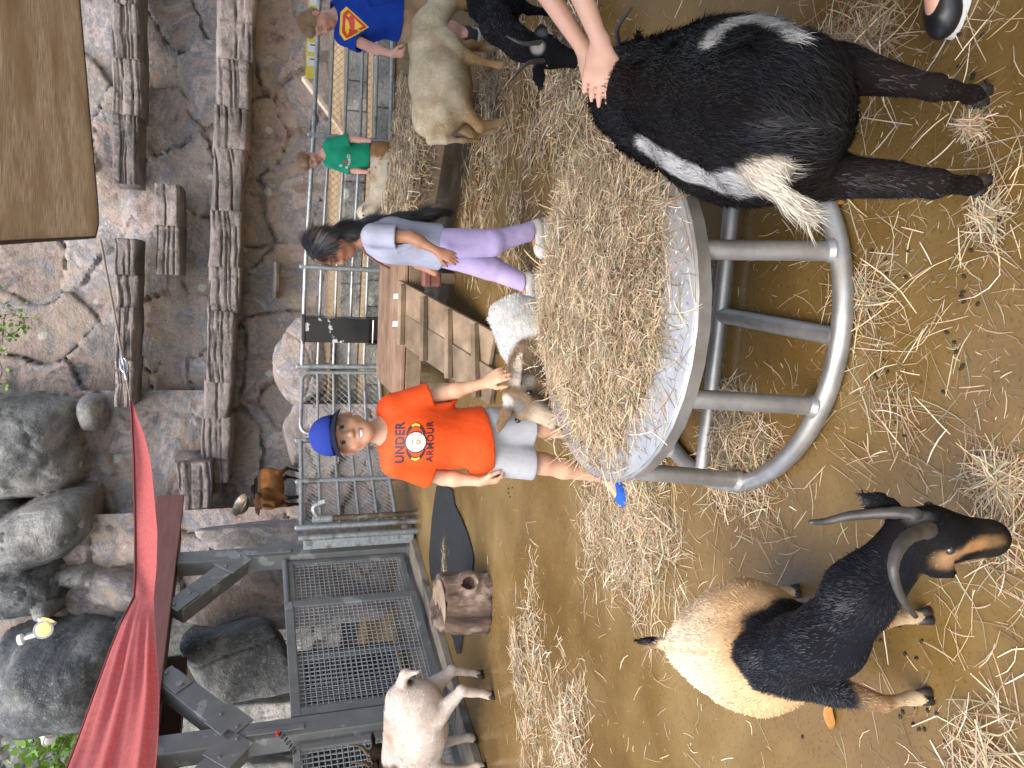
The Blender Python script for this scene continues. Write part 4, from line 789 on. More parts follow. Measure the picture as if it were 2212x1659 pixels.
        for sd_ in (1, -1):
            er = (ears or {}).get('l' if sd_ < 0 else 'r', (-.03, .17, -.01, .03)); b0 = H_(-.005, .052 * sd_, .005); tip = er if isinstance(er, np.ndarray) else H_(er[0], er[1] * sd_, er[2]); ax = tip - b0; an_ = np.cross(ax, hd); an_ = an_ / (np.linalg.norm(an_) + 1e-9); nrm = np.cross(ax, an_); nrm /= np.linalg.norm(nrm) + 1e-9
            m = (b0 + tip) / 2; S.chain([b0, b0 + ax * .28, b0 + ax * .55, b0 + ax * .82, tip], [.016 * g, .029 * g, .031 * g, .016 * g, .003 * g], .008, fl=(an_ if False else np.cross(ax, nrm) / (np.linalg.norm(ax) + 1e-9), .38))
        if tail: S.chain([np.asarray(p) for p in tail], np.linspace(tailr, tailr * .5, len(tail)) * k, .03 * k)
        for sd_ in (1, -1):
            S.ell(W(-.24 * bl, .075 * sd_ * rump, .615), np.array((.05, .035, .03)) * k, R, .03 * k); S.ell(W(-.10 * bl, .19 * sd_ * bw, .575), np.array((.09, .045, .055)) * k, R, .06 * k, '-'); S.ell(W(.20 * bl, .115 * sd_, .54), np.array((.05, .03, .10)) * k, R, .04 * k)
        S.noise(.015 * k, 6, 5, 3)
        S.F = np.maximum(S.F, (z0 + .02 - S.ax[2])[None, None, :].astype(np.float32))
        V, F = S.mesh(1); s.V, s.F = V, F; s.FT = FT
        t = thing(name, s.c + Zv * z0, label, cat, group); s.t = t
        s.lp = lambda P: np.stack((((P - s.c) @ s.e) / k, ((P - s.c) @ s.n) / k, (P[:, 2] - z0) / k), 1)
        s.hp = lambda P: np.stack((((P - poll) @ hd) / g, ((P - poll) @ hside) / g, ((P - poll) @ hu) / g), 1)
        s.cf = lambda P: np.clip(colf(s, P) * (1 - np.array((.25, .33, .42)) * (sst(fbm(P, 6, 4, 77), .05, .6) + .5 * sst(fbm(P, 22, 3, 78), .1, .6))[:, None]), 0, 1)
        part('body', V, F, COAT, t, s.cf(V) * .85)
        for q, f in FT.items():
            fw = s.e; hm = MB()
            for sd_ in (1, -1):
                c0 = f + s.n * .0125 * lw * sd_ + fw * .018 * lw; hm.tube([c0 + Zv * .052 * lw - fw * .012 * lw, c0 + Zv * .03 * lw, c0 + Zv * .001 + fw * .010 * lw], np.array((.010, .0155, .0185)) * lw * 1.0, 9)
            hm.build('hoof', HOOF, t, smooth=True)
        for sd_ in (1, -1):
            MB().lathe([(.001, -.013 * g), (.0095 * g, -.0095 * g), (.0135 * g, 0), (.0095 * g, .0095 * g), (.001, .013 * g)], H_(.062, .0625 * sd_, .013), 12, axis=hside).build('eye', EYEG, t, smooth=True)
        for hp_ in horns:
            P = spline([np.asarray(hp_[0]) * .7 + (poll + hd * .02 * g) * .3] + list(hp_), 26); tt_ = np.linspace(0, 1, 26); rad = (hr[0] + (hr[1] - hr[0]) * tt_ ** 1.3) * (1 + .05 * np.sin(tt_ * 75)) * (1 + .15 * np.exp(-tt_ * 9)); MB().tube(P, rad, 12).build('horn', hornm or HORN, t, smooth=True)
        def flow(P):
            L = s.lp(P); h = s.hp(P); D = np.tile(-s.e, (len(P), 1)) + s.n * (np.sign(L[:, 1]) * np.clip(np.abs(L[:, 1]) * 2, 0, .6))[:, None] * 0 - Zv * (np.clip((.62 - L[:, 2]) * 3, 0, 3) * (.35 + np.abs(L[:, 1]) * 4))[:, None]
            leg = 1 - sst(L[:, 2], .26, .34); D = D * (1 - leg[:, None]) - Zv * leg[:, None]
            hm_ = (1 - sst(np.linalg.norm(P - (poll + hd * .08 * g), axis=1), .14 * g, .2 * g))[:, None]; D = D * (1 - hm_) - hd * hm_
            if tail:
                a, b = np.asarray(tail[0]), np.asarray(tail[-1]); tm = (1 - sst(np.linalg.norm(P - (a * .4 + b * .6), axis=1), .5 * np.linalg.norm(b - a), .75 * np.linalg.norm(b - a)))[:, None]; D = D * (1 - tm) + (b - a) / np.linalg.norm(b - a) * tm
            return D
        s.flow = flow
        def lf(P):
            h = s.hp(P); L = s.lp(P); q = np.ones(len(P)); q *= 1 - .45 * (1 - sst(np.linalg.norm(P - (poll + hd * .08 * g), axis=1), .12 * g, .2 * g)); q *= 1 - .35 * (1 - sst(L[:, 2], .2, .35)); q *= .12 + .88 * sst(h[:, 0] * -1, -.20, -.15) * 1.0 if False else 1
            return q * (lenf(s, P) if lenf else 1)
        if furn: fur(t, V, F, s.cf, furn, furl, flow, seed=int(abs(c[0]) * 97 + abs(c[1]) * 31), width=furw, lenf=lf, lift=fur_lift, jit=furjit)

# ---- 1: the large black and white goat in the foreground
def near(P, pts, r, seed=3, wob=.25, soft=.2):
    """distance to a line of surveyed spots on the coat"""
    d = np.full(len(P), 9.)
    for a, b in zip(pts[:-1], pts[1:]):
        ab = b - a; t = np.clip(((P - a) @ ab) / (ab @ ab), 0, 1); d = np.minimum(d, np.linalg.norm(P - a - t[:, None] * ab, axis=1))
    d = d / r + wob * fbm(P, 18, 3, seed); return 1 - sst(d, 1 - soft, 1 + soft)
def spot(s, *q):
    if not hasattr(s, 'bv'): s.bv = BVHTree.FromPolygons([tuple(v) for v in s.V], [tuple(int(i) for i in f) for f in s.F])
    out = []
    for ix, iy in q:
        h = s.bv.ray_cast(Vector((0, 0, CAMH)), Vector(ray(ix, iy)).normalized()); 
        if h[0] is not None: out.append(np.array(h[0]))
    return out
def col_black(s, P):
    L = s.lp(P); C = np.tile((.0085, .008, .009), (len(P), 1)); C = mixc(C, sst(fbm(P, 5, 3, 4), .05, .6) * .5, (.018, .012, .009))
    C = mixc(C, (1 - sst(L[:, 2], .3, .5)) * .5, (.018, .012, .009))
    if not hasattr(s, 'w1'): s.w1 = spot(s, (1395, 318), (1440, 352), (1490, 378), (1540, 392), (1585, 396)); s.w2 = spot(s, (1530, 92), (1545, 66), (1575, 48), (1620, 40), (1670, 50), (1715, 75))
    for w_, r_ in ((s.w1, .040), (s.w2, .024)):
        if len(w_) > 1: C = mixc(C, near(P, w_, r_), (.50, .49, .47))
    tl = np.linalg.norm(P - np.array(T1[1]), axis=1); C = mixc(C, 1 - sst(np.minimum(tl, np.linalg.norm(P - np.array(T1[2]), axis=1)), .045, .07), (.60, .55, .45)); return C
T1 = [PY(1600, 350, 1.44), PY(1650, 385, 1.37), PY(1705, 432, 1.33), PY(1738, 462, 1.32)]
G1 = Quad('black_goat', 'large black goat with white flank patches and white tail, rump towards the camera', (.705, 1.69), math.radians(66), .735, res=.011, barrel=(1.02, 1.22, .86), bz=.025, thigh=.92, rump=1.10, feet={'hl': G(2150, 408), 'hr': G(2150, 212), 'fl': (.74, 1.98, 0), 'fr': (.92, 1.92, 0)}, neck=[(.84, 1.97, .60), (.96, 2.20, .47)], poll=(1.02, 2.33, .40), hd=(.1, .25, -.95), hu=(.3, .9, .2), tail=T1, tailr=.022, colf=col_black, furn=75000, furl=.036, legw=.95, furw=.0012, fur_lift=.13, furjit=.16,
          lenf=lambda s, P: (1 - .45 * (1 - sst(s.lp(P)[:, 2], .2, .4))) * (1 + 1.0 * (1 - sst(np.linalg.norm(P - np.array(T1[2]), axis=1), .05, .08))), horns=[[(1.03, 2.33, .45), (1.05, 2.22, .55), (1.06, 2.1, .55)], [(1.08, 2.31, .45), (1.12, 2.2, .54), (1.15, 2.1, .54)]])
# ---- 2: tan goat with black shoulders, head down, lower left
J2 = lambda ix, iy, y: PY(ix, iy, y)
def col_tan(s, P):
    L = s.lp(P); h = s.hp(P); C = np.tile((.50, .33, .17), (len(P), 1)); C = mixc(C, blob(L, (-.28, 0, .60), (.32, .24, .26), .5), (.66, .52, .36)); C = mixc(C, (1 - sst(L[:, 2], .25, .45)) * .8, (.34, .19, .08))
    blk = sst(L[:, 0] - .165 - .6 * np.abs(L[:, 1]) ** 1.3 + .05 * fbm(P, 16, 3, 4), -.015, .03) * sst(L[:, 2] + .04 * fbm(P, 20, 2, 6), .27, .33)
    C = mixc(C, blk, (.0085, .0095, .013))
    C = mixc(C, blob(L, (.42, -.02, .30), (.10, .08, .12), .3), (.50, .32, .16)); C = mixc(C, .8 * blob(P, s.poll + np.array((-.10, .03, -.02)), (.05, .05, .05), .4, wob=.4), (.36, .22, .11))
    C = mixc(C, blob(h, (.09, 0, -.03), (.17, .12, .12), .12), (.010, .0095, .010))
    for sd_ in (1, -1):
        C = mixc(C, blob(h, (.13, .040 * sd_, -.004), (.075, .024, .016), .3, wob=.3), (.36, .20, .09)); C = mixc(C, blob(h, (.045, .058 * sd_, -.012), (.045, .03, .026), .35, wob=.4), (.34, .20, .10)); C = mixc(C, blob(h, (.12, .030 * sd_, -.078), (.075, .03, .018), .3, wob=.3), (.40, .27, .15)); C = mixc(C, blob(h, (.0, .055 * sd_, -.05), (.035, .03, .03), .4, wob=.4), (.38, .25, .14))
    C = mixc(C, blob(h, (.01, 0, .05), (.025, .018, .03), .5, wob=.5) * .5, (.3, .28, .25)); leg = 1 - sst(L[:, 2], .10, .22); C = mixc(C, leg, (.48, .36, .22)); C = mixc(C, (1 - sst(np.abs(L[:, 2] - .26), .02, .06)) * .5, (.03, .025, .02))
    C = mixc(C, 1 - sst(np.linalg.norm(P - np.array(T2[2]), axis=1), .06, .085), (.012, .012, .013)); C = mixc(C, (1 - sst(np.abs(L[:, 1]), .004, .016)) * sst(-L[:, 0], -.02, .05) * sst(L[:, 2], .5, .6) * .6, (.42, .27, .13)); return C
T2 = [J2(1440, 1392, 2.12), J2(1405, 1388, 2.16), J2(1375, 1384, 2.18)]
hA = [J2(1972, 1112, 1.25), J2(1920, 1108, 1.29), J2(1840, 1114, 1.34), J2(1785, 1126, 1.37), J2(1748, 1128, 1.38)]; hB = [J2(2005, 1145, 1.20), J2(1962, 1160, 1.17), J2(1936, 1196, 1.15), J2(1930, 1240, 1.14), J2(1950, 1296, 1.15), J2(1978, 1332, 1.16)]
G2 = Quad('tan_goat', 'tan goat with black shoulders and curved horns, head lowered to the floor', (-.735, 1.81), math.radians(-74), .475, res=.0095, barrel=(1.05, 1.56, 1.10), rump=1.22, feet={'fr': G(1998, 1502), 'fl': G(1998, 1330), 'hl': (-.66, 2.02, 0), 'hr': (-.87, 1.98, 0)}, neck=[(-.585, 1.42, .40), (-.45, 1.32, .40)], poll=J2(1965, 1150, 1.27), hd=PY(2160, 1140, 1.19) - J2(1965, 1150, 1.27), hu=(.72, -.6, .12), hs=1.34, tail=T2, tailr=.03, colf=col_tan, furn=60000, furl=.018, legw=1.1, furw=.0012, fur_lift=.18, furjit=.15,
          horns=[hA, hB], hr=(.017, .005), ears={'l': J2(1850, 1066, 1.33), 'r': J2(2066, 1248, 1.20)})
# ---- 3: white goat with a dark head at the left edge
def col_white_dark(s, P):
    L = s.lp(P); C = np.tile((.58, .50, .44), (len(P), 1)); C = mixc(C, sst(fbm(P, 4, 3, 2), .0, .5) * .5, (.50, .38, .31)); C = mixc(C, (1 - sst(L[:, 2], .1, .4)) * .4, (.46, .38, .28))
    C = mixc(C, np.maximum(sst(L[:, 0] + .10 * vn(P, 9, 3), .14, .20) * sst(L[:, 2], .34, .44), 1 - sst(np.linalg.norm(P - s.poll, axis=1), .25, .3)), (.030, .018, .012)); C = mixc(C, blob(L, (-.40, -.02, .55), (.05, .05, .05)), (.02, .018, .017)); return C
T3 = [PY(866, 1476, 5.22), PY(876, 1456, 5.14), PY(902, 1452, 5.10)]
c3p = PY(812, 1628, 5.75); Quad('white_goat', 'white goat with dark brown head and horns beside the shed post', (-2.50, 5.40), math.atan2(.36, -.75), .78, barrel=(1.05, 1.1, 1.0), feet={'hl': G(1068, 1495), 'hr': G(1045, 1450), 'fl': G(1052, 1650), 'fr': G(1032, 1590)}, neck=[(-2.84, 5.60, .60), (-2.92, 5.70, .66)], poll=c3p, hd=(-.75, .35, -.4), tail=T3, colf=col_white_dark, furn=20000, furl=.024, legw=1.05,
     horns=[[c3p + (.0, .02, .06), c3p + (.1, -.06, .12), c3p + (.14, -.1, .22)], [c3p + (-.05, -.05, .06), c3p + (.0, -.12, .1), c3p + (.04, -.16, .2)]], hornm=HORNB, hr=(.02, .005), hs=.9)
# ---- 4: white and tan goat being petted
def col_pet(s, P):
    L = s.lp(P); h = s.hp(P); C = np.tile((.66, .66, .63), (len(P), 1)); m = sst(L[:, 0] + .06 * vn(P, 10, 2), .12, .20); m = np.maximum(m, 1 - sst(np.linalg.norm(P - s.poll, axis=1), .18, .22)); C = mixc(C, m, (.24, .165, .10))
    C = mixc(C, blob(h, (.16, 0, -.03), (.09, .06, .07), .25), (.55, .49, .40)); C = mixc(C, blob(h, (.05, 0, .06), (.05, .03, .05), .3), (.16, .14, .125)); C = mixc(C, blob(h, (.0, 0, .06), (.035, .02, .04), .4), (.6, .58, .54))
    for sd_ in (1, -1): C = mixc(C, blob(h, (-.02, .14 * sd_, 0), (.12, .09, .08), .15), (.50, .43, .36))
    C = mixc(C, blob(h, (.215, 0, -.03), (.02, .03, .02), .3), (.14, .10, .09)); return C
T4 = [PY(1090, 705, 3.68), PY(1068, 694, 3.72), PY(1058, 690, 3.74)]
p4 = PY(1108, 862, 3.14); Quad('white_tan_goat', 'white goat with tan head behind the table, petted by the boy in orange', (.20, 3.47), math.atan2(-.78, -.62), .53, res=.009, barrel=(1.0, 1.25, 1.1), neck=[(.02, 3.27, .40), (-.03, 3.2, .44)], poll=p4, hd=PY(1192, 912, 3.0) - p4, hu=(-.15, -.75, .6), hs=1.42, tail=T4, colf=col_pet, furn=26000, furl=.024, ears={'l': PY(1072, 944, 3.05), 'r': PY(1128, 762, 3.1)}, furw=.0013)
# ---- 5: cream sheep at the right
def col_cream(s, P):
    L = s.lp(P); C = np.tile((.62, .53, .37), (len(P), 1)); C = mixc(C, 1 - sst(L[:, 2], .28, .42), (.36, .23, .11)); C = mixc(C, sst(fbm(P, 5, 3, 6), .1, .6) * .5, (.68, .61, .48)); C = mixc(C, sst(L[:, 2], .1, .0) * 0 + (1 - sst(L[:, 2], .08, .2)) * .5, (.42, .32, .2)); return C
T5 = [PY(1000 * .8 + 130, 305, 4.9), PY(960, 302, 4.88), PY(1000, 303, 4.9), PY(1032, 304, 4.92)]
Quad('cream_sheep', 'cream short-haired sheep with its tail to the deck, standing in the hay', (2.02, 4.98), math.radians(13), .66, cat='sheep', barrel=(1.08, 1.18, 1.15), feet={'hr': G(1100, 268), 'hl': G(1085, 285), 'fr': G(1100, 145), 'fl': G(1080, 110)}, neck=[(2.40, 5.05, .50), (2.58, 5.1, .40)], poll=(2.66, 5.1, .30), hd=(.3, 0, -.9), hu=(.9, 0, .3), tail=T5, colf=col_cream, furn=22000, furl=.02, tailr=.03, legw=1.1)
# ---- 6: black horned goat at the right edge
def col_b2(s, P):
    h = s.hp(P); L = s.lp(P); C = np.tile((.009, .009, .011), (len(P), 1)); C = mixc(C, blob(h, (.005, 0, .05), (.035, .03, .04), .4), (.5, .5, .48)); C = mixc(C, blob(L, (.10, .16, .42), (.05, .06, .16), .25, wob=.35), (.55, .54, .5))
    for sd_ in (1, -1): C = mixc(C, blob(h, (-.02, .08 * sd_, 0), (.03, .03, .03), .4) * .6, (.16, .16, .17))
    return C
p6 = PY(1168, 112, 3.72); Quad('small_black_goat', 'small black horned goat eating hay at the right edge, white tuft on its forehead', (2.22, 4.10), math.radians(214), .54, res=.010, barrel=(1.0, 1.2, 1.1), feet={'fr': G(1205, 85), 'fl': G(1200, 30)}, neck=[(1.90, 3.87, .40), (1.78, 3.80, .30)], poll=p6, hd=PY(1238, 122, 3.60) - p6, hu=(-.1, -.9, .3), hs=1.35, colf=col_b2, furn=18000, furl=.02,
     horns=[[PY(1172, 92, 3.68), PY(1130, 94, 3.64), PY(1093, 78, 3.64)], [PY(1176, 130, 3.68), PY(1138, 138, 3.64), PY(1100, 178, 3.62)]], hr=(.017, .004), ears={'l': PY(1166, 50, 3.74), 'r': PY(1168, 198, 3.66)})
# ---- 7: spotted goat behind the deck
def col_spot(s, P):
    L = s.lp(P); C = np.tile((.56, .48, .36), (len(P), 1)); C = mixc(C, sst(fbm(P, 4, 2, 1), 0, .6), (.62, .57, .50)); m = blob(L, (-.33, .0, .55), (.17, .3, .2), .15, wob=.35); m = np.maximum(m, sst(fbm(P, 9, 3, 21), .22, .32) * (1 - sst(L[:, 0], .0, .12)) * sst(L[:, 0], -.35, -.2)); C = mixc(C, m, (.26, .14, .06)); return C
Quad('spotted_goat', 'cream goat with brown patches standing behind the hay-covered deck', (2.03, 7.48), math.radians(182), .545, barrel=(1.05, 1.2, 1.1), colf=col_spot, furn=9000, furl=.016)
# ---- 8: brown goat on the outcrop
def col_brown(s, P):
    L = s.lp(P); h = s.hp(P); C = np.tile((.20, .085, .028), (len(P), 1)); C = mixc(C, (1 - sst(L[:, 2], .2, .3)), (.016, .014, .013)); C = mixc(C, sst(L[:, 2], .61, .65) * .8, (.03, .02, .015)); C = mixc(C, blob(h, (.14, 0, .02), (.10, .025, .03)), (.02, .016, .013)); return C
p8 = PY(556, 1084, 10.08); c8 = PY(600, 1056, 10.4); Quad('brown_goat', 'brown goat with black legs standing on the rock outcrop beyond the fence', (c8[0], 10.4), math.radians(228), .56, res=.014, z0=.985, neck=[p8 + (.06, .12, -.09)], poll=p8, hd=PY(602, 1098, 9.95) - p8, hu=(-.2, -.8, .5), hs=1.35, colf=col_brown, furn=5000, furl=.014, ears={'l': PY(556, 1062, 10.1), 'r': PY(560, 1118, 10.0)})
# ================================================================== PEOPLE
SKIN = mat('skin', attr=True, rough=.5, scale=40, amt=.06, spec=.4, sss=.12, bump=.12, bscale=160, bdist=.002)
def cloth(name, c, c2=None, bump=.55, bscale=13, rough=.85): return mat(name, c, c2 or tuple(x * .85 for x in c), scale=9, rough=rough, bump=bump, bscale=bscale, bdist=.014, spec=.2, detail=8, bstretch=(1, 1, .55))
WHITE_EYE = mat('eye_white', attr=True, rough=.15, amt=.0)
HAIRM = mat('hair', attr=True, rough=.42, scale=6, amt=.2, spec=.5)
TEETH = mat('teeth', (.72, .70, .64), rough=.25)
def nrm(v): v = np.asarray(v, float); return v / np.linalg.norm(v)
def hand(S, w, d, n, th, s=1.0, curl=.35, spread=1.0, k=.010, thumb=None):
    """palm, four unequal bent fingers and a thumb leaving the side of the palm; d finger direction, n back of hand, th direction of the thumb side"""
    d = nrm(d); n = nrm(n - d * (np.asarray(n) @ d)); t = nrm(np.cross(d, n)); t = t if t @ np.asarray(th) > 0 else -t; w = np.asarray(w, float)
    S.cap(w, w + d * .03 * s, .021 * s, .024 * s, .02, fl=(n, .7)); S.cap(w + d * .028 * s + t * .008 * s, w + d * .072 * s + t * .008 * s, .025 * s, .027 * s, .015, fl=(n, .46)); S.cap(w + d * .028 * s - t * .012 * s, w + d * .066 * s - t * .014 * s, .021 * s, .022 * s, .015, fl=(n, .46))
    for i, L in enumerate((.062, .069, .064, .050)):
        b = w + (d * (.074 - .004 * i * (i > 1)) + t * (.027 - .0185 * i)) * s; sp = t * (.10 - .07 * i) * spread; p = b; a = 0; R = [.0088, .0082, .0074, .0064]
        for q, f in enumerate((.46, .30, .24)):
            a += curl * (.55, 1.0, .8)[q]; v = nrm(d * math.cos(a) - n * math.sin(a) + sp * (q == 0)); p2 = p + v * L * f * s; S.cap(p, p2, R[q] * s, R[q + 1] * s, k * .5); p = p2
    v1 = nrm(d * .62 + t * .62 - n * .30); v2 = nrm(d * .9 + t * .22 - n * .3) if thumb is None else nrm(thumb); b = w + (d * .022 + t * .020 - n * .004) * s
    p1 = b + v1 * .034 * s; p2 = p1 + v2 * .026 * s; p3 = p2 + v2 * .022 * s; S.cap(b, p1, .0145 * s, .0115 * s, k); S.cap(p1, p2, .0105 * s, .0096 * s, k * .5); S.cap(p2, p3, .0096 * s, .0078 * s, k * .5); return p3
def person(name, label, J, s=1.0, skin=(.46, .26, .17), res=.006, tf=(0, -1, 0), hands=None, hs=1.0, fat=1.0, face=True, smile=False, group='visitors in the pen', legr=1.0, hair=None, eyes=True, lips=(.36, .13, .11)):
    J = {k: np.asarray(v, float) for k, v in J.items()}; tf = nrm(tf); tr = nrm(np.cross(tf, Zv)); hf = nrm(J['hf']); hu = J['hu'] - hf * (J['hu'] @ hf); hu = nrm(hu); hr = np.cross(hf, hu); hc = J['head']; g = hs
    pts = np.array([v for k, v in J.items() if k not in ('hf', 'hu', 'toel', 'toer')]); lo, hi = pts.min(0) - .17, pts.max(0) + .17; lo[2] = max(lo[2], -.02); S = SDF(lo, hi, res)
    RT = np.stack((tr, tf, Zv), 1); ch = J['neck'] * .62 + J['pel'] * .38
    S.ell(J['pel'] + Zv * .03 * s, np.array((.115, .085, .10)) * s * fat, RT, .05); S.ell(ch, np.array((.125, .08, .15)) * s * fat, RT, .06); S.cap(J['pel'], ch, .09 * s * fat, .1 * s * fat, .05)
    S.cap(J['neck'] - Zv * .05, hc - hu * .05 * g - hf * .015 * g, .047 * s, .043 * s, .03)
    for q in 'lr':
        S.cap(J['neck'] - Zv * .03, J['sh' + q], .05 * s, .048 * s, .04); S.cap(J['sh' + q], J['el' + q], .043 * s * (1 + .3 * (fat - 1)), .033 * s, .02); S.cap(J['el' + q], J['el' + q] * .7 + J['wr' + q] * .3, .034 * s, .033 * s, .015); S.cap(J['el' + q] * .7 + J['wr' + q] * .3, J['wr' + q], .032 * s, .0215 * s, .02)
        S.cap(J['hip' + q], J['kn' + q], .074 * s * legr, .050 * s * legr, .04); kn, an_ = J['kn' + q], J['an' + q]; cf = kn * .68 + an_ * .32; S.cap(kn, cf, .047 * s * legr, .050 * s * legr, .02); S.cap(cf, an_, .049 * s * legr, .031 * s * legr, .02); S.cap(an_, an_ + nrm(J['toe' + q]) * .10 * s - Zv * .025, .030 * s, .024 * s, .02)
        if hands and q in hands: hand(S, J['wr' + q], *hands[q])
    Q = lambda a, b, c: hc + (hr * a + hf * b + hu * c) * g; RH = np.stack((hr, hf, hu), 1)
    S.ell(Q(0, -.012, .022), np.array((.074, .092, .088)) * g, RH, .02); S.ell(Q(0, .022, -.035), np.array((.060, .064, .074)) * g, RH, .03); S.ell(Q(0, .054, -.088), np.array((.030, .030, .024)) * g, RH, .03); S.cap(Q(-.05, .005, -.06), Q(0, .05, -.095), .02 * g, .016 * g, .03); S.cap(Q(.05, .005, -.06), Q(0, .05, -.095), .02 * g, .016 * g, .03)
    S.cap(Q(-.028, .074, .024), Q(.028, .074, .024), .013 * g, .013 * g, .02)
    for q in (1, -1):
        S.ell(Q(.037 * q, .052, -.038), np.array((.027, .028, .025)) * g, RH, .02); S.ell(Q(.031 * q, .094 if eyes else .100, .002), np.array((.0185, .015, .0095)) * g, RH, .008, '-')
        S.ell(Q(.077 * q, -.012, -.012), np.array((.011, .023, .032)) * g, RH @ Rz(-.35 * q), .008); S.ell(Q(.088 * q, .002, -.008), np.array((.006, .012, .018)) * g, RH, .006, '-')
    S.cap(Q(0, .083, .006), Q(0, .098, -.028), .0085 * g, .0115 * g, .012); S.ell(Q(0, .098, -.034), np.array((.012, .011, .009)) * g, RH, .008)
    for q in (1, -1): S.ell(Q(.012 * q, .088, -.037), np.array((.008, .009, .007)) * g, RH, .006)
    S.ell(Q(0, .082, -.064), np.array((.022, .010, .0055)) * g, RH, .006); S.ell(Q(0, .080, -.078), np.array((.018, .010, .006)) * g, RH, .006)
    sm = .006 if smile else 0
    S.cap(Q(-.024, .084, -.071 + sm), Q(0, .094, -.073), .0035 * g, .005 * g, .004, '-'); S.cap(Q(.024, .084, -.071 + sm), Q(0, .094, -.073), .0035 * g, .005 * g, .004, '-')
    V, F = S.mesh(1); t = thing(name, (J['pel'][0], J['pel'][1], 0), label, 'person', group)
    L = (V - hc) @ RH / g; C = np.tile(skin, (len(V), 1)); sk = np.asarray(skin)
    C = mixc(C, np.clip(.5 * fbm(V, 9, 3, 3), 0, .4), sk * np.array((1.12, .92, .88))); inh = L[:, 2] > -.11
    for q in (1, -1): C = mixc(C, .35 * blob(L, (.04 * q, .06, -.038), (.03, .04, .024), .5), sk * np.array((1.15, .78, .74))); C = mixc(C, .5 * blob(L, (.082 * q, -.01, -.01), (.016, .03, .035), .4), sk * np.array((1.15, .72, .66)))
    if face:
        C = mixc(C, blob(L, (0, .088, -.071 + sm * .3), (.026, .02, .0125), .25, wob=.05), lips); br = (.06, .04, .028) if hair is None else tuple(np.asarray(hair) * .7)
        for q in (1, -1): C = mixc(C, .85 * blob(L, (.032 * q, .085, .0275), (.022, .03, .0050), .4, wob=.1), br); C = mixc(C, .75 * blob(L, (.031 * q, .085, .0095 if eyes else -.004), (.018, .02, .0030), .5, wob=.0), (.03, .02, .015))
    part('body', V, F, SKIN, t, C)
    if not eyes: C2 = None
    for q in (1, -1) if eyes else ():
        c = Q(.031 * q, .0732, .0008); e = MB().lathe([(.0012, -.0125 * g), (.0065 * g, -.0107 * g), (.0108 * g, -.0062 * g), (.0125 * g, 0), (.0118 * g, .0041 * g), (.0098 * g, .0077 * g), (.0068 * g, .0105 * g), (.0036 * g, .012 * g), (.0008, .0125 * g)], c, 16, axis=hf + hu * -.05); VV = e.V[0]; rad = np.linalg.norm(VV - (c + hf * .0125 * g), axis=1); cc = np.where((rad < .0035 * g)[:, None], (.004, .004, .004), np.where((rad < .0079 * g)[:, None], (.040, .020, .010), (.42, .39, .36))); e.C = [cc]; e.build('eye', WHITE_EYE, t, smooth=True, cols=True)
    if smile: MB().lathe([(.003, -.001), (.019 * g, 0), (.003, .004)], Q(0, .0845, -.0690), 14, axis=hf + hu * .1).build('teeth', TEETH, t, smooth=True).scale = (1, 1, 1)
    t['_'] = 0; del t['_']; return dict(t=t, J=J, S=S, Q=Q, RH=RH, g=g, hc=hc, tr=tr, tf=tf, RT=RT, ch=ch, V=V, F=F)
def garment(p, name, m, prims, cuts, lo, hi, res=.007, wr=.004, ws=11, seed=1, stretch=(1, 1, .6), thick=.011, k=.03, cols=None, sm=1):
    S = SDF(lo, hi, res)
    for q in prims:
        if q[0] == 'c': S.cap(q[1], q[2], q[3], q[4], q[5] if len(q) > 5 else k)
        else: S.ell(q[1], q[2], q[3], q[4] if len(q) > 4 else k)
    if wr: S.noise(wr, ws, seed, 3, stretch)
    S.shell(thick)
    for c, n in cuts: S.cut(c, n)
    V, F = S.mesh(sm); return part(name, V, F, m, p['t'], cols(V) if cols else None), V, F
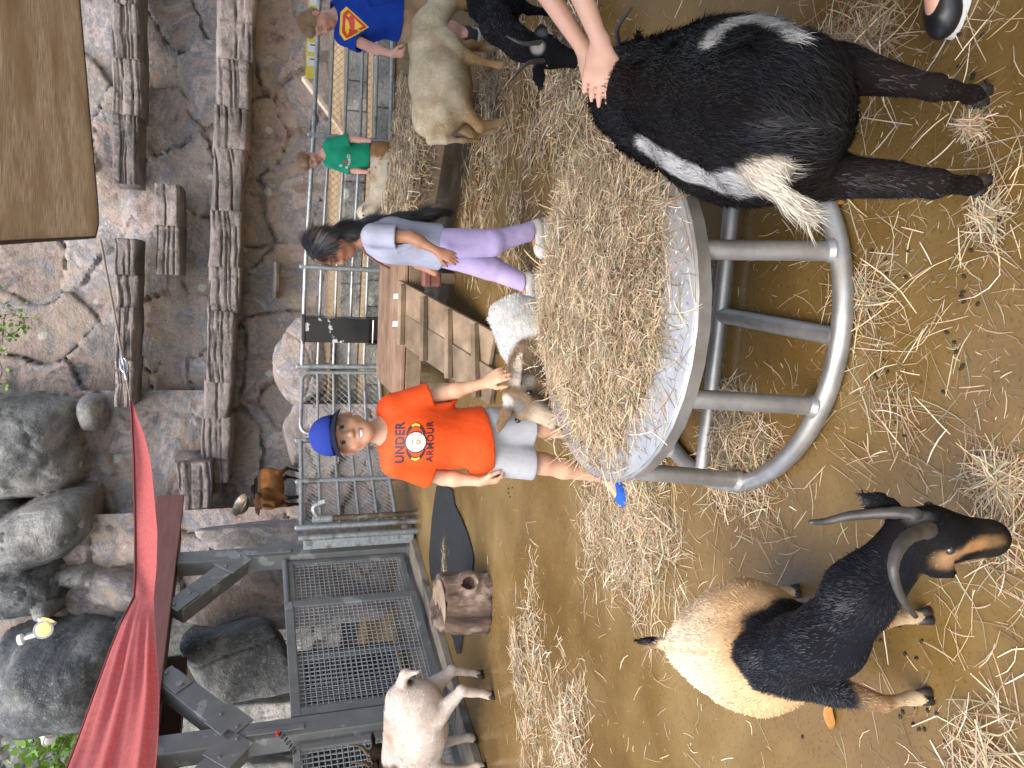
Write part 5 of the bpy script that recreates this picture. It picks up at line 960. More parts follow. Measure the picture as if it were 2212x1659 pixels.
def shirt(p, m, s, fat=1.0, hem=None, hemn=(0, 0, -1), sleeve=.55, loose=.018, wr=.004, seed=1, neckr=.055, flare=1.0, hemn2=None):
    J = p['J']; RT = p['RT']; prims = [('e', p['ch'] + Zv * .01, (np.array((.128, .085, .16)) * s * fat + loose), RT, .05), ('c', p['ch'], J['pel'] + Zv * .02, .105 * s * fat + loose, (.108 * s * fat + loose) * flare, .05), ('e', J['pel'], (np.array((.125, .092, .14)) * s * fat + loose) * np.array((flare, flare, 1)), RT, .05)]; cuts = [(hem, hemn)]
    for q in 'lr':
        a, b = J['sh' + q], J['el' + q]; e = a + (b - a) * (sleeve + .25); prims += [('c', J['neck'] - Zv * .055, a + Zv * .004, .058 * s, .058 * s, .03), ('c', a, e, .055 * s + loose * .25, .050 * s + loose * .8, .025)]
    lo = np.minimum.reduce([x for k_, x in J.items() if k_ in ('shl', 'shr', 'ell', 'elr', 'pel', 'neck')]) - .2; hi = np.maximum.reduce([x for k_, x in J.items() if k_ in ('shl', 'shr', 'ell', 'elr', 'pel', 'neck')]) + .2; lo[2] = min(lo[2], hem[2] - .03)
    S = SDF(lo, hi, .0062)
    for q in prims:
        if q[0] == 'c': S.cap(q[1], q[2], q[3], q[4], q[5])
        else: S.ell(q[1], q[2], q[3], q[4])
    S.noise(wr * 1.3, 10, seed, 3, (1, 1, .4)); S.noise(wr * 1.8, 5, seed + 9, 2, (1.3, 1.3, .7)); S.shell(.018)
    X = np.stack(np.meshgrid(*S.ax, indexing='ij'), -1)
    S.F = np.maximum(S.F, ((X - np.asarray(hem)) @ nrm(hemn)).astype(np.float32))
    for q in 'lr':   # sleeve hems only cut the arm's own neighbourhood
        a, b = J['sh' + q], J['el' + q]; d = nrm(b - a); c = a + (b - a) * sleeve; pl = (X - c) @ d; ax = np.linalg.norm(X - (c + pl[..., None] * d), axis=-1); side = ((X - p['ch']) @ p['tr']) * np.sign((a - p['ch']) @ p['tr'])
        msk = (pl > 0) & (pl < .16) & (ax < .085 * s + loose) & (np.linalg.norm(X - c, axis=-1) < .17 * s); near = np.linalg.norm((X - p['ch'])[..., :2] @ np.stack((p['tr'][:2], p['tf'][:2]), 1) / (np.array((.128, .085)) * s * fat + loose * 1.3), axis=-1) < 1.02
        S.F = np.where(msk & ~near, np.maximum(S.F, pl).astype(np.float32), S.F)
    nk = J['neck'] + Zv * .045 + p['tf'] * .012; d2 = (np.linalg.norm((X - nk) * np.array((1, 1, .75)), axis=-1) - neckr * s * 1.25); S.F = np.maximum(S.F, -d2.astype(np.float32))
    V, F = S.mesh(1); return part('shirt', V, F, m, p['t']), V, F
def bottoms(p, m, s, cutt, name='shorts', loose=.018, wr=.003, seed=3, lower=False, fat=1.0, waist=.10, k=.02, lr=1.0):
    J = p['J']; prims = [('e', J['pel'] + Zv * .02, np.array((.12, .09, .12)) * s * fat + loose * .4, p['RT'])]; cuts = [(J['pel'] + Zv * waist, (0, 0, 1))]
    for q in 'lr':
        prims.append(('c', J['hip' + q], J['kn' + q], (.080 * s * lr + loose * .6), (.056 * s * lr + loose), k))
        if lower: prims.append(('c', J['kn' + q], J['an' + q], .054 * s * lr + loose * .8, .040 * s * lr + loose * .7, k))
        if not lower: pass
    pts = np.array([J[k_] for k_ in ('hipl', 'hipr', 'knl', 'knr', 'anl', 'anr', 'pel')]); lo, hi = pts.min(0) - .14, pts.max(0) + .2; S = SDF(lo, hi, .0065)
    for q in prims:
        if q[0] == 'c': S.cap(q[1], q[2], q[3], q[4], q[5])
        else: S.ell(q[1], q[2], q[3], .04)
    S.noise(wr, 12, seed, 3, (1, 1, .7)); S.shell(.018); S.cut(*cuts[0]); S.cut(*cutt); V, F = S.mesh(1); return part(name, V, F, m, p['t'])
def shoe(p, q, m, sole, s=1.0, sock=None):
    J = p['J']; a = J['an' + q]; d = nrm(J['toe' + q] * (1, 1, 0)); z = .005; base = np.array((a[0], a[1], 0)); sd_ = np.array((-d[1], d[0], 0)); S = SDF(base - .22 * s, base + np.array((.22, .22, .2)) * s, .006); RT = np.stack((sd_, d, Zv), 1)
    S.cap(base + Zv * .052 * s - d * .025 * s, base + Zv * .042 * s + d * .10 * s, .045 * s, .038 * s, .02, fl=(Zv, .9)); S.cap(base + Zv * .06 * s - d * .01 * s, base + Zv * .10 * s - d * .012 * s, .042 * s, .038 * s, .02); S.ell(base + d * .105 * s + Zv * .036 * s, np.array((.042, .055, .034)) * s, RT, .02); S.cut(base + Zv * .018 * s, (0, 0, -1)); S.cut(base + Zv * .105 * s, (0, 0, 1)); V, F = S.mesh(1); o = part('shoe', V, F, m, p['t'])
    P = []
    for t in np.linspace(0, 2 * math.pi, 28, endpoint=False): P.append(base[:2] + (d * (.038 + .118 * math.cos(t)) + sd_ * (.047 - .006 * math.cos(t)) * math.sin(t))[:2] * s)
    so_ = MB().poly(P, .002, .026 * s).build('sole', sole, o)
    if sock: ptube('sock', [a + Zv * -.02, a + Zv * .05], [.036 * s, .035 * s], sock, p['t'])
    return o
def hairs(p, prims, col, name='hair', res=.006, n=9000, L=.035, flow=None, seed=1, cut=None, w_=.0011, amp=.004, lift=.15):
    Q = p['Q']; g = p['g']; pts = np.array([q[1] for q in prims] + [q[2] if q[0] == 'c' else q[1] for q in prims]); S = SDF(pts.min(0) - .16, pts.max(0) + .16, res)
    for q in prims:
        if q[0] == 'c': S.cap(q[1], q[2], q[3], q[4], .03, fl=q[5] if len(q) > 5 else None)
        else: S.ell(q[1], np.asarray(q[2]) * g, p['RH'], .02)
    for c in (cut or []): 
        if np.ndim(c[1]) and len(c) == 2 and not isinstance(c[1], tuple): S.cut(*c)
        else: S.ell(c[0], np.asarray(c[1]) * g, p['RH'], .01, '-')
    S.noise(amp, 22, seed, 3, (1, 1, .35)); V, F = S.mesh(1); cf = lambda P: np.asarray(col) * (1 + .35 * fbm(P * np.array((1, 1, .3)), 45, 2, 5))[:, None]
    o = part(name, V, F, HAIRM, p['t'], np.clip(cf(V) * .8, 0, 1))
    if n:
        f = fur(o, V, F, cf, n, L, flow or (lambda P: np.tile(-p['RH'][:, 2], (len(P), 1)) - p['RH'][:, 1] * .3), lift=lift, width=w_, seed=seed, jit=.12, name='strands'); f.data.materials.clear(); f.data.materials.append(HAIRM)
    return o, V, F

# ------------------------------------------------------------------ A: the boy in orange
B = lambda ix, iy, y=3.2: PY(ix, iy, y)
JB = dict(head=B(742, 938, 3.17), hf=(.04, -1, .14), hu=(-.09, .1, 1), neck=B(823, 930), shl=B(848, 882), shr=B(856, 1000), ell=B(960, 850, 3.19), wrl=B(1046, 828, 3.13), elr=B(958, 1032, 3.22), wrr=B(1036, 1040, 3.16), pel=B(1040, 950), hipl=B(1062, 924), hipr=B(1062, 982), knl=B(1172, 922, 3.18), knr=B(1172, 1002, 3.18), anl=(-.205, 3.22, .085), anr=(-.425, 3.20, .085), toel=(.15, -1, 0), toer=(-.75, -.6, 0))
boy = person('person', 'smiling boy in orange T-shirt and blue cap, hand on a goat\'s head', JB, s=.97, skin=(.53, .315, .205), res=.005, hs=1.0, smile=True, hands={'l': (PY(1088, 806, 3.08) - B(1046, 828, 3.13), (.3, -.75, .6), (-1, -.3, 0), .92, .35), 'r': ((.0, -.12, -1), (-.9, -.4, 0), (.1, -1, 0), .92, .75)})
ORANGE = cloth('orange_jersey', (.70, .078, .012), (.62, .062, .010), rough=.6)
hemc = B(1050, 950)
so_, SV, SF = shirt(boy, ORANGE, .97, hem=hemc, hemn=(.12, 0, -1), sleeve=.72, loose=.020, seed=2, wr=.007)
bottoms(boy, cloth('pale_grey_shorts', (.36, .37, .39), (.31, .32, .34)), .97, (B(1146, 955), (0, 0, -1)), loose=.026, seed=5)
BLUE = cloth('blue_shoe', (.02, .09, .42)); YSOLE = mat('yellow_sole', (.75, .55, .02), rough=.5)
for q in 'lr': shoe(boy, q, BLUE, YSOLE, 1.0)
# cap: crown, visor, button, eyelets
NAVY = cloth('cap_blue', (.014, .030, .20), (.018, .038, .24), bump=.2); NAVYD = cloth('cap_visor_dark', (.006, .007, .022)); CAPW = mat('cap_white', (.75, .75, .72), rough=.6)
Q = boy['Q']; cap = thing('baseball_cap', Q(0, 0, .05), 'plain blue baseball cap with a dark visor worn by the boy in orange', 'cap')
S = SDF(Q(0, 0, .06) - .17, Q(0, 0, .06) + .17, .005); S.ell(Q(0, -.012, .036), (.084, .099, .084), boy['RH'], .02); S.ell(Q(0, .038, .062), (.076, .058, .072), boy['RH'], .03); S.shell(.008); S.cut(Q(0, 0, .036), -boy['RH'][:, 2] + boy['RH'][:, 1] * .10); V, F = S.mesh(1); part('crown', V, F, NAVY, cap)
nu, nv = 30, 14; V = []
for top_ in (0, 1):
    for i in range(nu):
        a = math.radians(-82 + 164 * i / (nu - 1))
        for j in range(nv):
            t = j / (nv - 1); rx = .088 + .018 * t; ry = .090 + .080 * t; x = rx * math.sin(a); y = -.012 + ry * math.cos(a) ** .9 if math.cos(a) > 0 else -.012; dz = .042 - .022 * t - 1.9 * x * x - .008 * (1 - math.cos(a)); V.append(Q(x, y, dz + .005 * top_ + .006))
V = np.array(V); m_ = nu * nv; Fv = []
for i in range(nu - 1):
    for j in range(nv - 1): a = i * nv + j; Fv += [(a, a + nv, a + nv + 1, a + 1), (m_ + a, m_ + a + 1, m_ + a + nv + 1, m_ + a + nv)]
    a = i * nv + nv - 1; Fv.append((a, a + nv, m_ + a + nv, m_ + a))
o = part('visor', V, Fv, NAVYD, cap)
MB().lathe([(.009, -.003), (.009, .003), (.004, .006)], Q(0, -.002, .130), 10, axis=boy['RH'][:, 2]).build('button', CAPW, cap, smooth=True)
for x in (-.040, .040):
    d = nrm((Q(x, .060, .098) - Q(0, -.01, .04))); MB().lathe([(.0065, -.004), (.0065, .0015), (.003, .003)], Q(x, .066, .1005) + d * .004, 10, axis=d).build('eyelet', CAPW, cap, smooth=True)
hairs(boy, [('e', Q(0, -.02, .0), (.0775, .092, .055)), ('e', Q(0, -.05, -.03), (.066, .062, .05))], (.05, .03, .018), n=0, cut=[(Q(0, .012, 0), boy['RH'][:, 1] - boy['RH'][:, 2] * .2)])
# chest print
def bvh_of(V, F): return BVHTree.FromPolygons([tuple(v) for v in V], [tuple(int(i) for i in f) for f in F])
def drape(name, V2, F2, bv, org, ax, ay, d, m, parent, off=.0022):
    """lay flat artwork (V2 in metres) on a garment by dropping it along d"""
    out = []; d = Vector(nrm(d))
    for a, b in V2:
        p = Vector(np.asarray(org) + np.asarray(ax) * a + np.asarray(ay) * b) - d * .4; h = bv.ray_cast(p, d); out.append(np.array(h[0]) - np.array(d) * off if h[0] is not None else np.array(p) + np.array(d) * .4)
    return part(name, np.array(out), F2, m, parent, smooth=True)
def refine(V2, F2, step=.008):
    bm = bmesh.new(); vs = [bm.verts.new((a, b, 0)) for a, b in V2]
    for f in F2:
        try: bm.faces.new([vs[i] for i in f])
        except ValueError: pass
    lo = np.min(V2, 0); hi = np.max(V2, 0)
    for ax in (0, 1):
        for c in np.arange(lo[ax] + step / 2, hi[ax], step):
            n = (1, 0, 0) if ax == 0 else (0, 1, 0); bmesh.ops.bisect_plane(bm, geom=bm.verts[:] + bm.edges[:] + bm.faces[:], plane_co=tuple(c * x for x in n), plane_no=n)
    bmesh.ops.triangulate(bm, faces=bm.faces[:]); bm.verts.ensure_lookup_table(); bm.verts.index_update(); V = [(v.co.x, v.co.y) for v in bm.verts]; F = [tuple(v.index for v in f.verts) for f in bm.faces]; bm.free(); return V, F
def lettering(txt, w_, h_, shear=0, bold=.0):
    cu = bpy.data.curves.new('t', 'FONT'); cu.body = txt; cu.align_x = 'CENTER'; cu.offset = bold; cu.resolution_u = 4; cu.space_character = 1.12; o = bpy.data.objects.new('t', cu); COL.objects.link(o); dg = bpy.context.evaluated_depsgraph_get(); me = bpy.data.meshes.new_from_object(o.evaluated_get(dg)); V = np.array([v.co[:2] for v in me.vertices]); F = [tuple(p.vertices) for p in me.polygons]
    bpy.data.objects.remove(o); bpy.data.curves.remove(cu); bpy.data.meshes.remove(me); lo, hi = V.min(0), V.max(0); V = (V - (lo + hi) / 2) / (hi - lo) * np.array((w_, h_)); return V, F
def ringp(a0, a1, r0, r1, n=40, sx=1, sy=1, c=(0, 0)):
    V = []; F = []
    for i in range(n + 1):
        t = a0 + (a1 - a0) * i / n
        for r in (r0, r1): V.append((c[0] + sx * r * math.cos(t), c[1] + sy * r * math.sin(t)))
    for i in range(n): F.append((2 * i, 2 * i + 1, 2 * i + 3, 2 * i + 2))
    return V, F
bv = bvh_of(SV, SF); ax_, ay_ = np.array((1., 0, 0)), np.array((0, 0, 1.)); dr = nrm((-.06, 1, -.12)); INK = mat('dark_print', (.030, .010, .020), rough=.6); WPR = mat('white_print', (.46, .46, .45), rough=.6); OPR = mat('orange_print', (.55, .14, .015), rough=.6); YPR = mat('yellow_print', (.80, .52, .04), rough=.6)
px = 3.28 / 1658
cen = PY(898, 955, 3.09); T_ = boy['t']
for txt, ix in (('UNDER', 866), ('ARMOUR', 927)):
    V2, F2 = lettering(txt, 86 * px, (20 if txt == 'UNDER' else 15.5) * px, bold=.045 if txt == 'UNDER' else .022); V2, F2 = refine(V2, F2, .012); drape('lettering', V2, F2, bv, cen + np.array((0, 0, (898 - ix) * px * 1.02)), ax_, ay_, dr, INK, T_)
V2, F2 = ringp(0, 2 * math.pi, 0, 23 * px, 40); drape('ball_outline', *refine(V2, F2), bv, cen, ax_, ay_, dr, INK, T_, .0020); V2, F2 = ringp(0, 2 * math.pi, 0, 20.5 * px, 40); drape('ball_print', *refine(V2, F2), bv, cen, ax_, ay_, dr, WPR, T_, .0030)
for sg_ in (0, math.pi):
    V2, F2 = ringp(sg_ - 1.15, sg_ + 1.15, 32 * px, 40 * px, 30, 1, .56); V2 = [(a, b) for a, b in V2]; drape('ring_print', *refine(V2, F2), bv, cen, ax_, ay_, dr, INK, T_, .0022); V2, F2 = ringp(sg_ - .42, sg_ + .42, 34 * px, 38.5 * px, 16, 1, .56); drape('ring_highlight', *refine(V2, F2), bv, cen, ax_, ay_, dr, YPR, T_, .0030)
for sg_ in (1, -1):   # stitching and the small emblem on the ball
    for k in range(8):
        t = math.radians(-55 + 110 * k / 7); c = (sg_ * (26 - 13 * math.cos(t)) * px, 17 * math.sin(t) * px); V2 = [(c[0] - 1.8 * px, c[1] - .5 * px), (c[0] + 1.8 * px, c[1] - .5 * px), (c[0] + 1.8 * px, c[1] + .6 * px), (c[0] - 1.8 * px, c[1] + .6 * px)]; drape('stitch', V2, [(0, 1, 2, 3)], bv, cen, ax_, ay_, dr, OPR, T_, .0040)
for a0, a1, c in ((math.radians(200), math.radians(340), (0, 10.5)), (math.radians(20), math.radians(160), (0, 4.0))):
    V2, F2 = ringp(a0, a1, 4.4 * px, 6.0 * px, 12, 1, .7, (0, c[1] * px)); drape('emblem', V2, F2, bv, cen, ax_, ay_, dr, OPR, T_, .0042)
pl = [(-5, -1), (5, -1), (5, -6), (0, -10), (-5, -6)]; pi_ = [(x * .66, -4.6 + (y + 4.6) * .62) for x, y in pl]; V2 = [(a * px, b * px) for a, b in pl + pi_]; F2 = [(i, (i + 1) % 5, 5 + (i + 1) % 5, 5 + i) for i in range(5)]; drape('emblem', V2, F2, bv, cen, ax_, ay_, dr, OPR, T_, .0042)

# ------------------------------------------------------------------ B: the girl in lavender
B = lambda ix, iy, y=4.22: PY(ix, iy, y)
JG = dict(head=B(712, 537, 4.22), hf=(-.88, -.26, -.36), hu=(-.34, 0, .93), neck=B(778, 512), shl=B(806, 508, 4.10), shr=B(806, 515, 4.36), ell=B(888, 512, 4.03), wrl=B(944, 542, 3.98), elr=B(890, 560, 4.42), wrr=B(940, 590, 4.36), pel=B(955, 533), hipl=B(965, 528, 4.15), hipr=B(965, 545, 4.30), knl=B(1062, 525, 4.13), knr=B(1058, 578, 4.34), anl=G(1180, 500) + (.0, .0, .085), anr=G(1160, 620) + (.02, 0, .085), toel=(-1, -.15, 0), toer=(-1, -.1, 0))
girl = person('person', 'girl with long black hair in lavender trousers and grey T-shirt, walking left', JG, s=.98, skin=(.34, .165, .095), res=.006, tf=(-1, -.08, 0), hands={'l': (PY(990, 562, 3.95) - B(944, 542, 3.98), (0, -1, 0), (-1, 0, 0), .9, .15)}, hair=(.02, .015, .012), legr=.80, eyes=False)
shirt(girl, cloth('lavender_grey_tee', (.38, .40, .50), (.32, .34, .44)), .98, hem=B(949, 535), sleeve=.62, loose=.022, seed=12, wr=.006)
bottoms(girl, cloth('lavender_trousers', (.50, .42, .68), (.44, .36, .62)), .98, ((0, 0, .09), (0, 0, -1)), 'trousers', loose=.020, lower=True, seed=8, wr=.006)
WSH = cloth('white_shoe', (.55, .53, .50)); WSO = mat('cream_sole', (.52, .50, .45), rough=.6)
for q in 'lr': shoe(girl, q, WSH, WSO, 1.05, sock=cloth('lilac_sock', (.42, .36, .58)))
Q = girl['Q']; hp_ = [Q(0, -.05, .05), B(745, 497), B(800, 484), B(860, 474), B(915, 462), B(948, 456)]
prim = [('e', Q(0, -.024, .026), (.080, .094, .092))] + [('c', hp_[i], hp_[i + 1], [.07, .068, .06, .055, .045, .03][i], [.068, .06, .055, .045, .03, .014][i], ((1, 0, 0), .62)) for i in range(5)]
hairs(girl, prim, (.014, .011, .011), n=16000, L=.10, seed=4, cut=[(Q(0, .088, -.04), (.11, .085, .085))], flow=lambda P: np.tile((.12, 0, -1.), (len(P), 1)) * sst(Q(0, 0, .04)[2] - P[:, 2], -.03, .05)[:, None] + np.tile((.6, 0, -.6), (len(P), 1)) * (1 - sst(Q(0, 0, .04)[2] - P[:, 2], -.03, .05))[:, None], w_=.0012, amp=.006, lift=.08)
BAG = mat('brown_leather', (.16, .06, .045), (.2, .08, .06), rough=.45); bag = thing('shoulder_bag', B(945, 600, 4.40), 'small brown shoulder bag hanging at the girl\'s far hip', 'bag')
MB().box(B(932, 600, 4.42), (.10, .06, .11), ch=.02).build('pouch', BAG, bag, smooth=False); MB().box(B(921, 600, 4.415), (.104, .064, .05), ch=.014).build('flap', BAG, bag)
ptube('strap', [B(790, 548, 4.05), B(815, 566, 4.06), B(842, 580, 4.10)], .007, BAG, bag, n=6); ptube('strap', [B(782, 535, 4.06), B(790, 548, 4.05)], .007, BAG, bag, n=6)

# ------------------------------------------------------------------ C: the child in green
B = lambda ix, iy, y=7.95: PY(ix, iy, y)
JC = dict(head=B(665, 347), hf=(-.55, -.55, -.55), hu=(-.35, -.2, .9), neck=B(697, 330), shl=B(712, 312, 7.84), shr=B(712, 350, 8.05), ell=B(762, 300, 7.76), wrl=B(800, 304, 7.66), elr=B(765, 368, 8.0), wrr=B(795, 372, 7.85), pel=B(792, 335), hipl=B(800, 325), hipr=B(800, 345), knl=(B(800, 325) * (1, 1, 0)) + Zv * .30, knr=(B(800, 347) * (1, 1, 0)) + Zv * .30, anl=(B(800, 325) * (1, 1, 0)) + Zv * .08, anr=(B(800, 347) * (1, 1, 0)) + Zv * .08, toel=(-.6, -.8, 0), toer=(-.6, -.8, 0))
kid = person('person', 'fair-haired child in green T-shirt looking down behind the spotted goat', JC, s=.95, skin=(.55, .30, .24), res=.0075, tf=(-.6, -.8, 0), hs=.98, hair=(.2, .12, .06), eyes=False)
_, V_, F__ = shirt(kid, cloth('green_tee', (.012, .27, .15), (.010, .23, .125)), .95, hem=B(796, 335), sleeve=.85, loose=.022, seed=21, wr=.006)
bottoms(kid, cloth('red_shorts', (.38, .012, .02)), .95, ((0, 0, .30), (0, 0, -1)), loose=.02)
bvk = bvh_of(V_, F__); tw = np.array((.8, -.6, 0)); c0 = B(748, 348, 7.85)
for k, (a, b, w_, h_) in enumerate(((-.085, -.015, .035, .03), (-.05, -.03, .03, .022), (-.02, -.035, .028, .025), (.01, -.03, .03, .03), (.045, -.02, .04, .035), (-.07, .045, .045, .04))):
    V2, F2 = ringp(0, 2 * math.pi, 0 if k != 4 else .4, 1, 12); V2 = [(a + x * w_ / 2 * (1 + .15 * math.sin(3 * k + 5 * y)), b + y * h_ / 2) for x, y in V2]; drape('white_print', V2, F2, bvk, c0, tw, Zv, (.6, .8, 0), WPR, kid['t'], .003)
V2, F2 = ringp(0, 2 * math.pi, 0, .016, 10); drape('red_print', [(x - .01, y + .01) for x, y in V2], F2, bvk, c0, tw, Zv, (.6, .8, 0), mat('red_print', (.5, .05, .03), rough=.6), kid['t'], .003)
for q in 'lr': shoe(kid, q, WSH, WSO, .95)
Q = kid['Q']; hairs(kid, [('e', Q(0, -.018, .032), (.082, .098, .088)), ('e', Q(0, .03, .075), (.062, .055, .035))], (.24, .15, .075), n=6000, L=.04, cut=[(Q(0, .085, -.045), (.085, .07, .09))], seed=6)

# ------------------------------------------------------------------ D: the child in blue
B = lambda ix, iy, y=5.65: PY(ix, iy, y)
JD = dict(head=B(681, 50, 5.6), hf=(-.78, -.35, -.5), hu=(-.38, -.1, .9), neck=B(726, 32), shl=B(746, 2, 5.56), shr=B(744, 76, 5.68), ell=B(815, -25, 5.5), wrl=B(870, -20, 5.4), elr=B(800, 102, 5.56), wrr=B(846, 116, 5.42), pel=B(868, 34), hipl=B(884, 10), hipr=B(884, 58), knl=B(960, 2, 5.62), knr=B(962, 60, 5.62), anl=(B(960, 2) * (1, 1, 0)) + Zv * .085, anr=(B(960, 64) * (1, 1, 0)) + Zv * .085, toel=(-.5, -.85, 0), toer=(-.5, -.85, 0))
kd = person('person', 'stocky fair-haired boy in blue T-shirt with a shield print and beige shorts', JD, s=1.08, skin=(.56, .32, .25), res=.0065, tf=(-.45, -.9, 0), fat=1.16, hs=1.0, hair=(.25, .17, .08), legr=1.1, eyes=False, hands={'r': ((.05, -.2, -1), (-.8, -.5, 0), (-.3, -1, 0), .95, .9), 'l': ((.05, -.2, -1), (.8, -.5, 0), (-.3, -1, 0), .95, .7)})
_, V_, F__ = shirt(kd, cloth('royal_blue_tee', (.010, .055, .38), (.008, .04, .30)), 1.08, fat=1.16, hem=B(864, 40), sleeve=.62, loose=.024, seed=31, wr=.006)
bottoms(kd, cloth('beige_shorts', (.42, .28, .17), (.36, .24, .145)), 1.08, (B(938, 40), (0, 0, -1)), loose=.028, fat=1.12, lr=1.12)
for q in 'lr': shoe(kd, q, cloth('dark_shoe', (.03, .03, .035)), WSO, 1.1, sock=cloth('maroon_sock', (.14, .008, .02)))
bvd = bvh_of(V_, F__); c0 = B(768, 55, 5.52); tw = nrm((.9, -.45, 0)); dd = nrm((.45, .9, 0)); pq = 5.7 / 1658
RPR = mat('red_shield', (.62, .045, .03), rough=.5); YSH = mat('yellow_shield', (.85, .58, .03), rough=.5)
def shield(sc_): return [(-.095 * sc_, .055 * sc_), (-.06 * sc_, .085 * sc_), (.06 * sc_, .085 * sc_), (.095 * sc_, .055 * sc_), (0, -.085 * sc_)]
for nm, sc_, m_, of in (('shield_border', 1.18, YSH, .003), ('shield_field', 1.0, RPR, .0042)):
    V2, F2 = refine(shield(sc_), [(4, 3, 2, 1, 0)], .02); drape(nm, V2, F2, bvd, c0, tw, Zv, dd, m_, kd['t'], of)
for P2 in ([(-.072, .046), (-.05, .064), (.038, .064), (.02, .045), (-.03, .03)], [(-.035, .0), (.02, .0), (.045, .012), (.0, -.055)], [(.055, .06), (.074, .046), (.06, .03), (.045, .045)]):
    V2, F2 = refine(P2, [tuple(range(len(P2)))[::-1]], .02); drape('shield_panel', V2, F2, bvd, c0, tw, Zv, dd, YSH, kd['t'], .0054)
Q = kd['Q']; hairs(kd, [('e', Q(0, -.018, .036), (.080, .097, .082)), ('e', Q(0, .035, .08), (.06, .055, .035)), ('e', Q(0, -.05, -.01), (.070, .065, .06))], (.32, .22, .115), n=7000, L=.022, cut=[(Q(0, .085, -.05), (.085, .075, .085))], seed=9)

# ------------------------------------------------------------------ E: the person whose arms reach in from the right
w1, w2 = PY(1297, 92, 1.90), PY(1262, 108, 2.02)
JE = dict(head=(1.62, 1.72, 1.36), hf=(-.7, .2, -.6), hu=(-.5, 0, .85), neck=(1.66, 1.70, 1.22), shl=(1.60, 1.56, 1.16), shr=(1.62, 1.92, 1.16), ell=PY(1212, -120, 1.84), wrl=w1, elr=PY(1120, -110, 2.0), wrr=w2, pel=(1.62, 1.72, .80), hipl=(1.60, 1.64, .76), hipr=(1.62, 1.84, .76), knl=(1.38, 1.56, .44), knr=(1.56, 1.86, .42), anl=np.array(G(2092, 6)) + (.09, .02, .085), anr=(1.55, 1.86, .085), toel=(-.95, .15, 0), toer=(-.95, .2, 0))
pe = person('person', 'person mostly out of frame at right whose two bare arms pet the black goat', JE, s=1.05, skin=(.56, .33, .235), res=.0055, tf=(-1, .1, 0), face=True, legr=.8, hair=(.05, .03, .02), hands={'l': (PY(1286, 212, 1.93) - w1, (-.25, -.75, .62), (.0, -.5, -.6), 1.14, .06, .4, .010, PY(1286, 205, 1.90) - PY(1300, 150, 1.90)), 'r': (PY(1286, 190, 2.03) - w2, (-.2, -.3, .9), (.1, -.8, -.2), 1.1, .1)})
shirt(pe, cloth('white_tee', (.55, .55, .55)), 1.05, hem=np.array((1.62, 1.72, .74)), sleeve=.45, loose=.02, seed=41)
bottoms(pe, cloth('denim', (.05, .08, .15), (.07, .11, .2)), 1.05, ((0, 0, .10), (0, 0, -1)), 'trousers', lower=True, seed=44)
for q in 'lr': shoe(pe, q, mat('black_shoe', (.012, .012, .013), rough=.35), mat('white_sole', (.6, .59, .56), rough=.6), 1.05)
Q = pe['Q']; hairs(pe, [('e', Q(0, -.018, .030), (.082, .099, .092))], (.05, .03, .02), n=2000, cut=[(Q(0, .085, -.045), (.085, .075, .09))], seed=11)
# ================================================================== HAY
HAYM = mat('hay', attr=True, rough=.6, scale=30, amt=.15, spec=.3, trans=.15)
HAYB = mat('hay_base', (.16, .10, .045), (.42, .30, .14), scale=60, rough=.85, bump=1.0, bscale=70, bdist=.03, detail=8, stretch=(1, 2.2, 1))
PAL = np.array([(.56, .42, .21), (.64, .51, .28), (.50, .36, .17), (.40, .27, .13), (.60, .49, .30), (.37, .35, .19), (.32, .21, .11), (.70, .60, .39), (.46, .31, .20), (.30, .29, .16)])
def strands(P, L, seed, wd=.0018, pitch=.12, curl=.2, dirs=None, floor=None, bright=1.0):
    rg = np.random.default_rng(seed); n = len(P); a = rg.uniform(0, 2 * math.pi, n) if dirs is None else dirs; pt = rg.normal(0, pitch, n); D = np.stack((np.cos(a) * np.cos(pt), np.sin(a) * np.cos(pt), np.sin(pt)), 1)
    S_ = np.stack((-np.sin(a), np.cos(a), rg.normal(0, .35, n)), 1); S_ /= np.linalg.norm(S_, axis=1)[:, None]; cu = rg.normal(0, curl, n); kink = rg.random(n) < .25; cu = np.where(kink, cu * 2.5, cu); W = wd * rg.uniform(.6, 1.5, n); pts = []
    for q in (-.5, -.17, .17, .5):
        p = P + D * (L * q)[:, None] + S_ * (cu * L * (q * q - .08))[:, None] - Zv * (np.abs(q) ** 2 * L * .10 * rg.uniform(0, 1, n))[:, None]; pts.append(p)
    wv = np.stack((-D[:, 1], D[:, 0], rg.normal(0, .5, n)), 1); wv /= np.linalg.norm(wv, axis=1)[:, None]; V = []
    for q, p in enumerate(pts):
        if floor is not None: p[:, 2] = np.maximum(p[:, 2], floor(p) + .0015)
        ww = (W * (.6 if q in (0, 3) else 1))[:, None]; V += [p - wv * ww, p + wv * ww]
    V = np.stack(V, 1).reshape(-1, 3); i = np.arange(n) * 8; F = np.concatenate([np.stack((i + 2 * q, i + 2 * q + 1, i + 2 * q + 3, i + 2 * q + 2), 1) for q in range(3)]).astype(np.int32)
    C = PAL[rg.integers(0, len(PAL), n)] * np.array((.98, .99, 1.15)) * rg.uniform(.55, 1.35, n)[:, None] * bright; return V, F, np.repeat(C, 8, 0)
class HayHeap:
    def __init__(s): s.V = []; s.F = []; s.C = []; s.n = 0
    def add(s, V, F, C): s.V.append(V); s.F.append(F + s.n); s.C.append(C); s.n += len(V)
    def build(s, name, parent=None): return part(name, np.concatenate(s.V), np.concatenate(s.F), HAYM, parent, np.concatenate(s.C), smooth=False)
